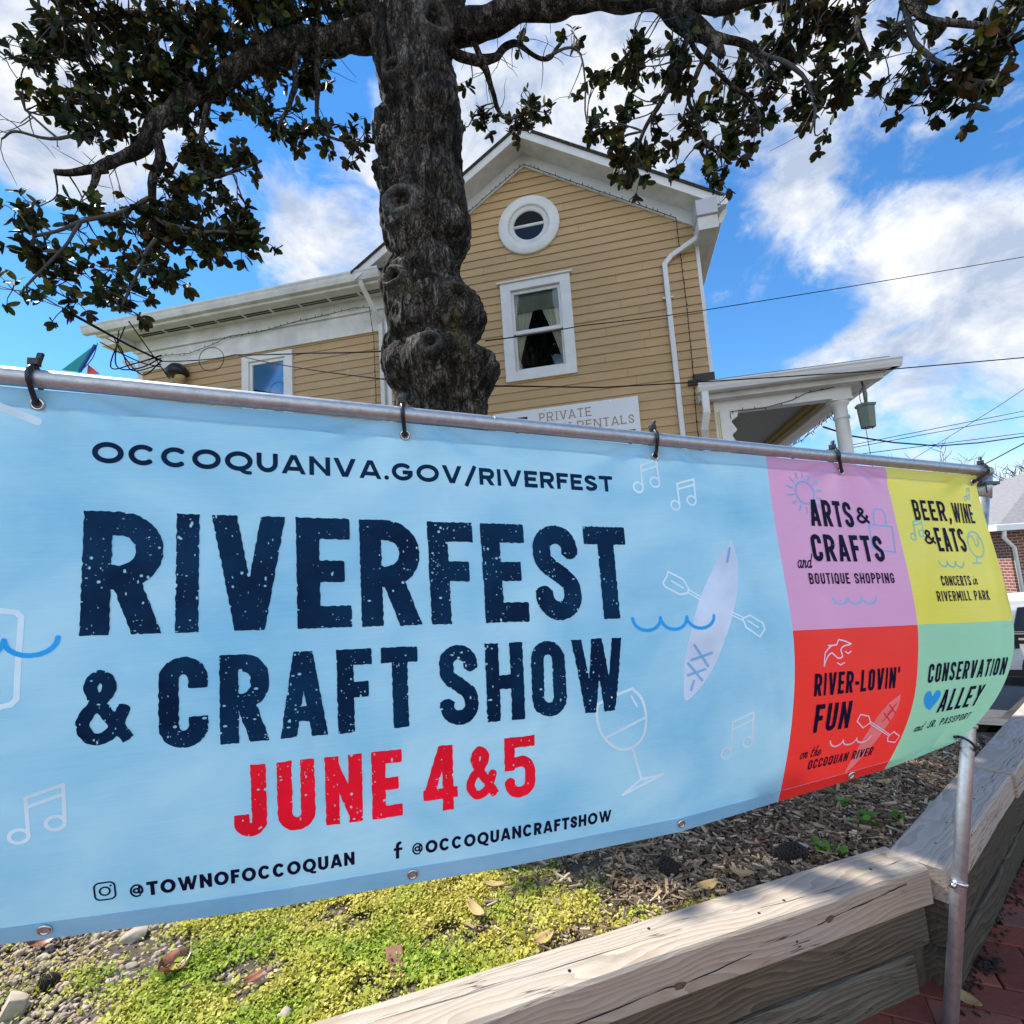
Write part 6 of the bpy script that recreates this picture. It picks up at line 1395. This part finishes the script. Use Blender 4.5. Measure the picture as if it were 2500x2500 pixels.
    q = np.array([(0, 3, 2, 1), (4, 5, 6, 7), (0, 1, 5, 4), (1, 2, 6, 5), (2, 3, 7, 6), (3, 0, 4, 7)]); F = (np.arange(n)[:, None, None]*8+q[None]).reshape(-1, 4)
    tag(fast_mesh('mulch_chips', V, F, M['chip']), kind='stuff')
bed()
def blades():
    # thin grass blades and dry straws through the ground cover
    rg = np.random.default_rng(31); P, _ = scatter(30000, -1.6, 1.3, .8, 2.4, lambda x, y, r: (r.random(len(x)) < np.clip(lump(x*1.9+2, y*2.2)-.15, 0, 1)*.55) & (sB(x, y) > -.85) & (sB(x, y) < .95), 33)
    n = len(P); b0 = np.column_stack([P, np.full(n, BEDZ+.008)]); d = rg.normal(0, .6, (n, 3)); d[:, 2] = np.abs(d[:, 2])+.45; L = rg.uniform(.014, .045, n); d *= (L/np.linalg.norm(d, axis=1))[:, None]; w = np.cross(d, rg.normal(0, 1, (n, 3))); w *= (rg.uniform(.0006, .0013, n)/np.linalg.norm(w, axis=1))[:, None]; g = rg.normal(0, .25, (n, 3))*L[:, None]; g[:, 2] -= L*.25
    V = np.stack([b0-w, b0+w, b0+d*.6+w*.8, b0+d*.6-w*.8, b0+d+g+w*.1, b0+d+g-w*.1], 1).reshape(-1, 3); k = np.arange(n)[:, None]*6; F = np.concatenate([k+np.array([[0, 1, 2, 3]]), k+np.array([[3, 2, 4, 5]])])
    tag(fast_mesh('grass_blades', V, F, M['moss']), kind='stuff')
blades()
def curled_leaf(name, p, L, W, rz, curl, mat, label, tilt=.2, lift=.012, group='fallen leaves'):
    b = MB(); n = 12; V = []
    for i in range(n+1):
        t = i/n; w = W*math.sin(math.pi*min(1, t*.94+.04))**.8
        for k in (-1, -.5, 0, .5, 1): V.append((L*(t-.5), w*k*.5, curl*(4*(t-.5)**2)*L*.3+curl*W*.5*k*k+lift))
    b.add(V, [(i*5+k, i*5+k+1, i*5+k+6, i*5+k+5) for i in range(n) for k in range(4)]); o = b.build(name, mat, None, True, fix=False)
    o.location = p; o.rotation_euler = (tilt, tilt*.4, rz); so = o.modifiers.new('thick', 'SOLIDIFY'); so.thickness = .0008; tag(o, label, 'leaf', group); return o
dl = M['dry_leaf']
curled_leaf('fallen_leaf', BED['leafA'], .085, .030, .1-1.0, .5, dl, 'tan curled fallen leaf in the middle of the green ground cover')
curled_leaf('fallen_leaf', BED['leafB'], .070, .020, .0, .25, dl, 'pale fallen leaf lying flat just under the banner edge')
curled_leaf('fallen_leaf', BED['leafC'], .075, .032, .75, .35, dl, 'yellowish fallen leaf beside the pale top timber')
curled_leaf('fallen_leaf', BED['leafE'], .080, .034, .45, .45, dl, 'tan fallen leaf against the top timber where green gives way to mulch')
curled_leaf('fallen_leaf', BED['leafF'], .065, .028, -.4, .6, dl, 'curled grey tan leaf on the mulch by the black pine cone')
curled_leaf('fallen_leaf', BED['leafG'], .09, .030, .3, .3, dl, 'lone tan leaf far back on the shaded mulch')
curled_leaf('fallen_leaf', BED['leafD'], .085, .062, 1.2, .55, M['red_leaf'], 'crumpled rust and white leaf on the ground cover at left', .35)
curled_leaf('fallen_leaf', BED['leafH'], .060, .024, .9, .3, M['red_leaf'], 'small brown leaf half sunk in the ground cover at lower left')
curled_leaf('fallen_leaf', BED['shard'], .070, .040, .7, .4, M['red_leaf'], 'dark red leaf on the gravel below the left grommet', .3)
curled_leaf('fallen_leaf', WALK['leaf'], .075, .036, -1.0, .3, dl, 'yellow leaf on the brick sidewalk at the foot of the post')
def cone(name, p, L, R, rz, tilt, label):
    b = MB(); rg = random.Random(int(p[0]*1e4)); nl = 15
    for i in range(nl):
        t = i/(nl-1); r = R*math.sin(math.pi*(t*.86+.10))**.7; m = 9
        for k in range(m):
            a = 6.283*k/m+i*2.4; d = np.array([.45, math.cos(a), math.sin(a)]); d /= np.linalg.norm(d); c = np.array([L*(t-.5), r*.55*math.cos(a), r*.55*math.sin(a)]); u = np.array([0, -math.sin(a), math.cos(a)])
            b.obox(c+d*r*.3, d*r*.34, u*R*.26, np.cross(d, u)*R*.07)
    o = b.build(name, M['cone'], None, False); o.location = (p[0], p[1], BEDZ+R*.75); o.rotation_euler = (0, tilt, rz); tag(o, label, 'pine cone', 'pine cones on the bed')
cone('pine_cone', BED['coneA'], .105, .030, .12, .05, 'black pine cone lying on the mulch beside the small green weed')
cone('pine_cone', BED['coneB'], .075, .026, 1.9, -.5, 'brown pine cone leaning where the green cover ends')
cone('pine_cone', BED['coneC'], .046, .017, .6, .3, 'dark pine cone on the gravel at the lower left corner')
def stone(name, p, s, label, mat=None):
    rg = np.random.default_rng(int(abs(p[0])*1000)); o = rocks(name, [(p[0], p[1], BEDZ)], [s], rg, mat or M['rock'], '', ''); tag(o, label, 'stone', 'larger stones on the bed')
stone('stone', BED['rockA'], .060, 'large tan stone at the lower left corner of the bed')
stone('stone', BED['rockB'], .042, 'pale squarish stone on the gravel just under the banner edge')
stone('stone', BED['rockC'], .022, 'small white stone in the ground cover beside the top timber')
b = MB(); b.box(-.022, .022, -.058, .058, 0, .014); o = b.build('brick_shard', M['barkfrag'], None, bevel=.004); o.location = (BED['bark'][0], BED['bark'][1], BEDZ+.006); o.rotation_euler = (.12, .1, .35); tag(o, 'flat red brick shard lying in the ground cover near the top timber', 'brick shard')
def weed(p, n, R, label, seed):
    rg = random.Random(seed); b = MB(); st = MB()
    for k in range(n):
        a = rg.uniform(0, 6.28); r = R*rg.random()**.6; h = rg.uniform(.012, .045); c = np.array([r*math.cos(a), r*math.sin(a), h]); s = rg.uniform(.008, .015); u = np.array([math.cos(a), math.sin(a), .35]); w = np.cross(u, [rg.gauss(0, .3), rg.gauss(0, .3), 1]); w /= np.linalg.norm(w); u /= np.linalg.norm(u)
        m = 9; b.add([c+s*(math.cos(t)*u+math.sin(t)*w*.95)*(1+.12*math.cos(4*t)) for t in np.linspace(0, 6.283, m+1)[:-1]], [tuple(range(m))]); st.tube([(0, 0, 0), c*.6+np.array([0, 0, .004]), c], .0009, 4, False)
    T = thing('weed_plant', label, 'weed', (p[0], p[1], BEDZ), group='small green weeds on the bed'); b.build('leaves', M['weed'], T, fix=False); st.build('stems', M['weed'], T)
weed(BED['plA'], 26, .055, 'larger green weed on the shaded mulch near the return wall', 1)
weed(BED['plB'], 22, .045, 'bright green weed in front of the pine cone at the wall corner', 2)
weed(BED['plC'], 10, .028, 'small yellowish weed against the return wall', 3)
weed(BED['plD'], 10, .028, 'tiny green weed farthest back on the mulch', 4)
P_ = []
def debris():
    b = MB(); rg = random.Random(8); c0 = WALK['debris']
    for k in range(26):
        c = np.array([c0[0]+rg.gauss(0, .02), c0[1]+rg.gauss(0, .014), .292+rg.random()*.008]); a = rg.uniform(0, 6.28); b.obox(c, np.array([math.cos(a), math.sin(a), rg.gauss(0, .3)])*rg.uniform(.005, .014), np.array([-math.sin(a), math.cos(a), 0])*.004, (0, 0, .002))
    o = b.build('leaf_litter', M['cone']); tag(o, 'dark clump of crumbled leaf litter on the brick sidewalk', 'litter')
    # crumbs along the foot of the return wall
    b = MB()
    for k in range(380):
        t = rg.uniform(-.3, 2.6); q = W2O+W2D*t-W2N*abs(rg.gauss(.012, .018)); a = rg.uniform(0, 6.28); s = rg.uniform(.002, .007); b.obox((q[0], q[1], .286+rg.random()*.004), np.array([math.cos(a), math.sin(a), .2])*s, np.array([-math.sin(a), math.cos(a), 0])*s*.5, (0, 0, .002))
    o = b.build('soil_crumbs', M['cone']); tag(o, kind='stuff')
debris()

# ------------------------------------------------------------------ far right: car, brick house, bare trees
def car():
    T = thing('parked_car', 'white police sport utility vehicle parked on the asphalt, only its rear corner in view', 'car', (9.32, 11.29, -1.33), math.radians(-24))
    # rear at x=0, front towards +x, near side at y=-.95
    prof = [(0.02, .45), (0.0, .75), (.06, 1.0), (.10, 1.08), (.30, 1.62), (.55, 1.73), (1.6, 1.76), (2.5, 1.70), (3.3, 1.20), (4.5, 1.02), (4.85, .85), (4.9, .45), (4.3, .28), (.4, .28)]
    b = MB(); b.prism(prof, lambda x, z, t: (x, t*(.95 if z < 1.1 else .95-.22*(z-1.1)/.66), z), -1, 1); b.build('body', M['car_white'], T, False, .05, 3)
    def side(poly, mat, name, y=-.962, dz=0):
        q = MB(); q.prism(poly, lambda x, z, t: (x, (y+t*.012) + (.22*.95*(z-1.1)/.66 if z > 1.1 else 0), z), -1, 1); return q.build(name, mat, T)
    side([(.62, 1.14), (.80, 1.58), (1.35, 1.62), (1.35, 1.14)], M['glass_car'], 'window'); side([(1.45, 1.14), (1.45, 1.62), (2.35, 1.60), (2.35, 1.14)], M['glass_car'], 'window'); side([(2.45, 1.14), (2.45, 1.58), (3.05, 1.2), (3.05, 1.14)], M['glass_car'], 'window')
    side([(.14, 1.10), (.22, 1.30), (.42, 1.46), (.30, 1.16)], M['glass_car'], 'tail_lamp')
    for x in (1.10, 3.85):
        for y in (-.90, .90):
            q = MB(); q.lathe((x, y, .37), [(.0001, -.10), (.22, -.10), (.25, -.12), (.37, -.12), (.37, .12), (.0001, .12)], 28, axis=1); w = q.build('wheel', M['tyre'], T, True); q = MB(); q.lathe((x, y, .37), [(.0001, -.115 if y < 0 else .115), (.21, -.122 if y < 0 else .122)], 24, axis=1); q.build('rim', M['steel'], w)
        q = MB(); q.lathe((x, -.94, .40), [(.0001, -.018), (.44, -.016), (.45, .0)], 28, axis=1); q.build('wheel_arch', M['black'], T)
    ik = text(Ink(), 'POLICE', .60, 2.9, .82, .27, .07); lay('door_lettering', ik, M['black'], T, cell=.012, put=lambda X, Y: np.stack([X, np.full_like(X, -.985), Y], -1))
    side([(.45, 1.105), (.45, 1.125), (3.3, 1.125), (3.3, 1.105)], M['black'], 'trim_strip', -.955); side([(.3, .30), (.3, .42), (4.6, .42), (4.6, .30)], M['black'], 'rocker_panel', -.955)
car()
def brick_house():
    T = thing('brick_house', 'red brick house with grey shingle roof behind the parked car', 'house', (12.42, 13.0, -2.2), HR)
    ze = 1.93+2.2
    b = MB(); b.box(0, 11, 0, 9, 0, ze); b.build('wall', M['brick'], T)
    b = MB(); o_ = .42; V = [(-o_, -o_, ze-.02), (11+o_, -o_, ze-.02), (11+o_, 9+o_, ze-.02), (-o_, 9+o_, ze-.02), (4.2, 4.5, ze+2.0), (7, 4.5, ze+2.0)]; b.add(V, [(0, 1, 5, 4), (1, 2, 5), (2, 3, 4, 5), (3, 0, 4), (3, 2, 1, 0)]); b.build('roof', M['shingle_grey'], T)
    g = MB(); g.box(-o_-.1, 11.4, -o_-.11, -o_+.02, ze-.13, ze+.03); g.box(-o_-.1, -o_+.02, -o_, 9.4, ze-.13, ze+.03); g.build('gutter', M['white_shiny'], T, bevel=.02)
    g = MB(); g.tube([(-.30, -o_-.02, ze-.1), (-.28, -.35, ze-.3), (.07, -.07, ze-.55), (.09, -.06, 0)], .045, 8); g.build('downspout', M['white'], T, True)
    w = thing('window', None, None); w.parent = T; f = MB(); f.box(.62, .72, -.06, .02, 2.9, ze-.25); f.box(1.72, 1.82, -.06, .02, 2.9, ze-.25); f.box(.62, 1.82, -.062, .02, 2.82, 2.92); f.box(.62, 1.82, -.061, .02, ze-.3, ze-.18); f.box(.72, 1.72, -.03, .01, 3.38, 3.43); f.build('frame', M['white'], w, bevel=.01)
    p = MB(); p.box(.70, 1.74, -.012, .01, 2.9, ze-.28); p.build('pane', simple('painted_sky_pane', (.10, .25, .33), .15), w)  # reflected sky is painted in as the pane's blue base colour
brick_house()
def bare_tree(p, H, label, seed):
    rg = random.Random(seed); b = MB()
    T = thing('bare_tree', label, 'tree', (p[0], p[1], -2.2), group='bare trees beyond the brick house'); tr = MB()
    def grow(q, d, L, r, lv):
        pts = [q]; rr = [r]
        for i in range(4): d = d+np.array([rg.gauss(0, .14), rg.gauss(0, .14), rg.gauss(.03, .10)]); d /= np.linalg.norm(d); pts.append(pts[-1]+d*L/4); rr.append(r*(1-.12*(i+1)))
        (tr if lv == 0 else b).tube(pts, rr, 6 if lv < 2 else 4, False)
        if lv >= 5: return
        for k in range(rg.choice((2, 3, 3)) if lv else 4):
            i = rg.choice((2, 3, 4)) if lv else rg.choice((2, 3, 4)); nd = d+np.array([rg.gauss(0, .62), rg.gauss(0, .62), rg.gauss(.05, .35)]); nd /= np.linalg.norm(nd); grow(pts[i], nd, L*rg.uniform(.55, .78), max(.014, rr[i]*.62), lv+1)
    grow(np.zeros(3), np.array([0, 0, 1.0]), H*.36, H*.016, 0)
    tr.build('trunk', M['twig'], T, True, fix=False); b.build('crown', M['twig'], T, True, fix=False)
bare_tree(BARE[0], 10.5, 'bare spring tree seen low in the gap left of the rail corner', 3)
bare_tree((21.5, 21, 0), 9.6, 'bare spring tree behind the brick roof at the right edge', 5)
bare_tree((27, 30, 0), 12.5, 'bare spring tree farthest back behind the rail corner', 8)

# ------------------------------------------------------------------ pennants at the far left
def pennants():
    b = MB(); b.tube(sag([BUNT[0], BUNT[1], BUNT[2], BUNT[3]], .02, 4), .008, 5)
    T = thing('pennant_string', 'string of coloured cloth pennants at the left end of the house wing', 'bunting', tuple(BUNT[0])); inv = Matrix.Translation(-T.location)
    o = b.build('cord', M['flag_blue'], T); o.matrix_parent_inverse = inv
    for F, mt in zip(FLAGS, ('flag_teal', 'flag_red', 'flag_white')):
        q = MB(); P = [np.array(p) for p in F]; n = np.array([0, .012, 0]); q.add([p-n for p in P]+[p+n for p in P], [tuple(range(len(P))), tuple(range(2*len(P)-1, len(P)-1, -1))]+[(i, (i+1) % len(P), len(P)+(i+1) % len(P), len(P)+i) for i in range(len(P))])
        if mt == 'flag_teal': q2 = MB(); q2.tube([P[0], P[2]], .03, 5); o = q2.build('flag_edge', M['flag_blue'], T); o.matrix_parent_inverse = inv
        o = q.build('flag', M[mt], T); o.matrix_parent_inverse = inv
pennants()
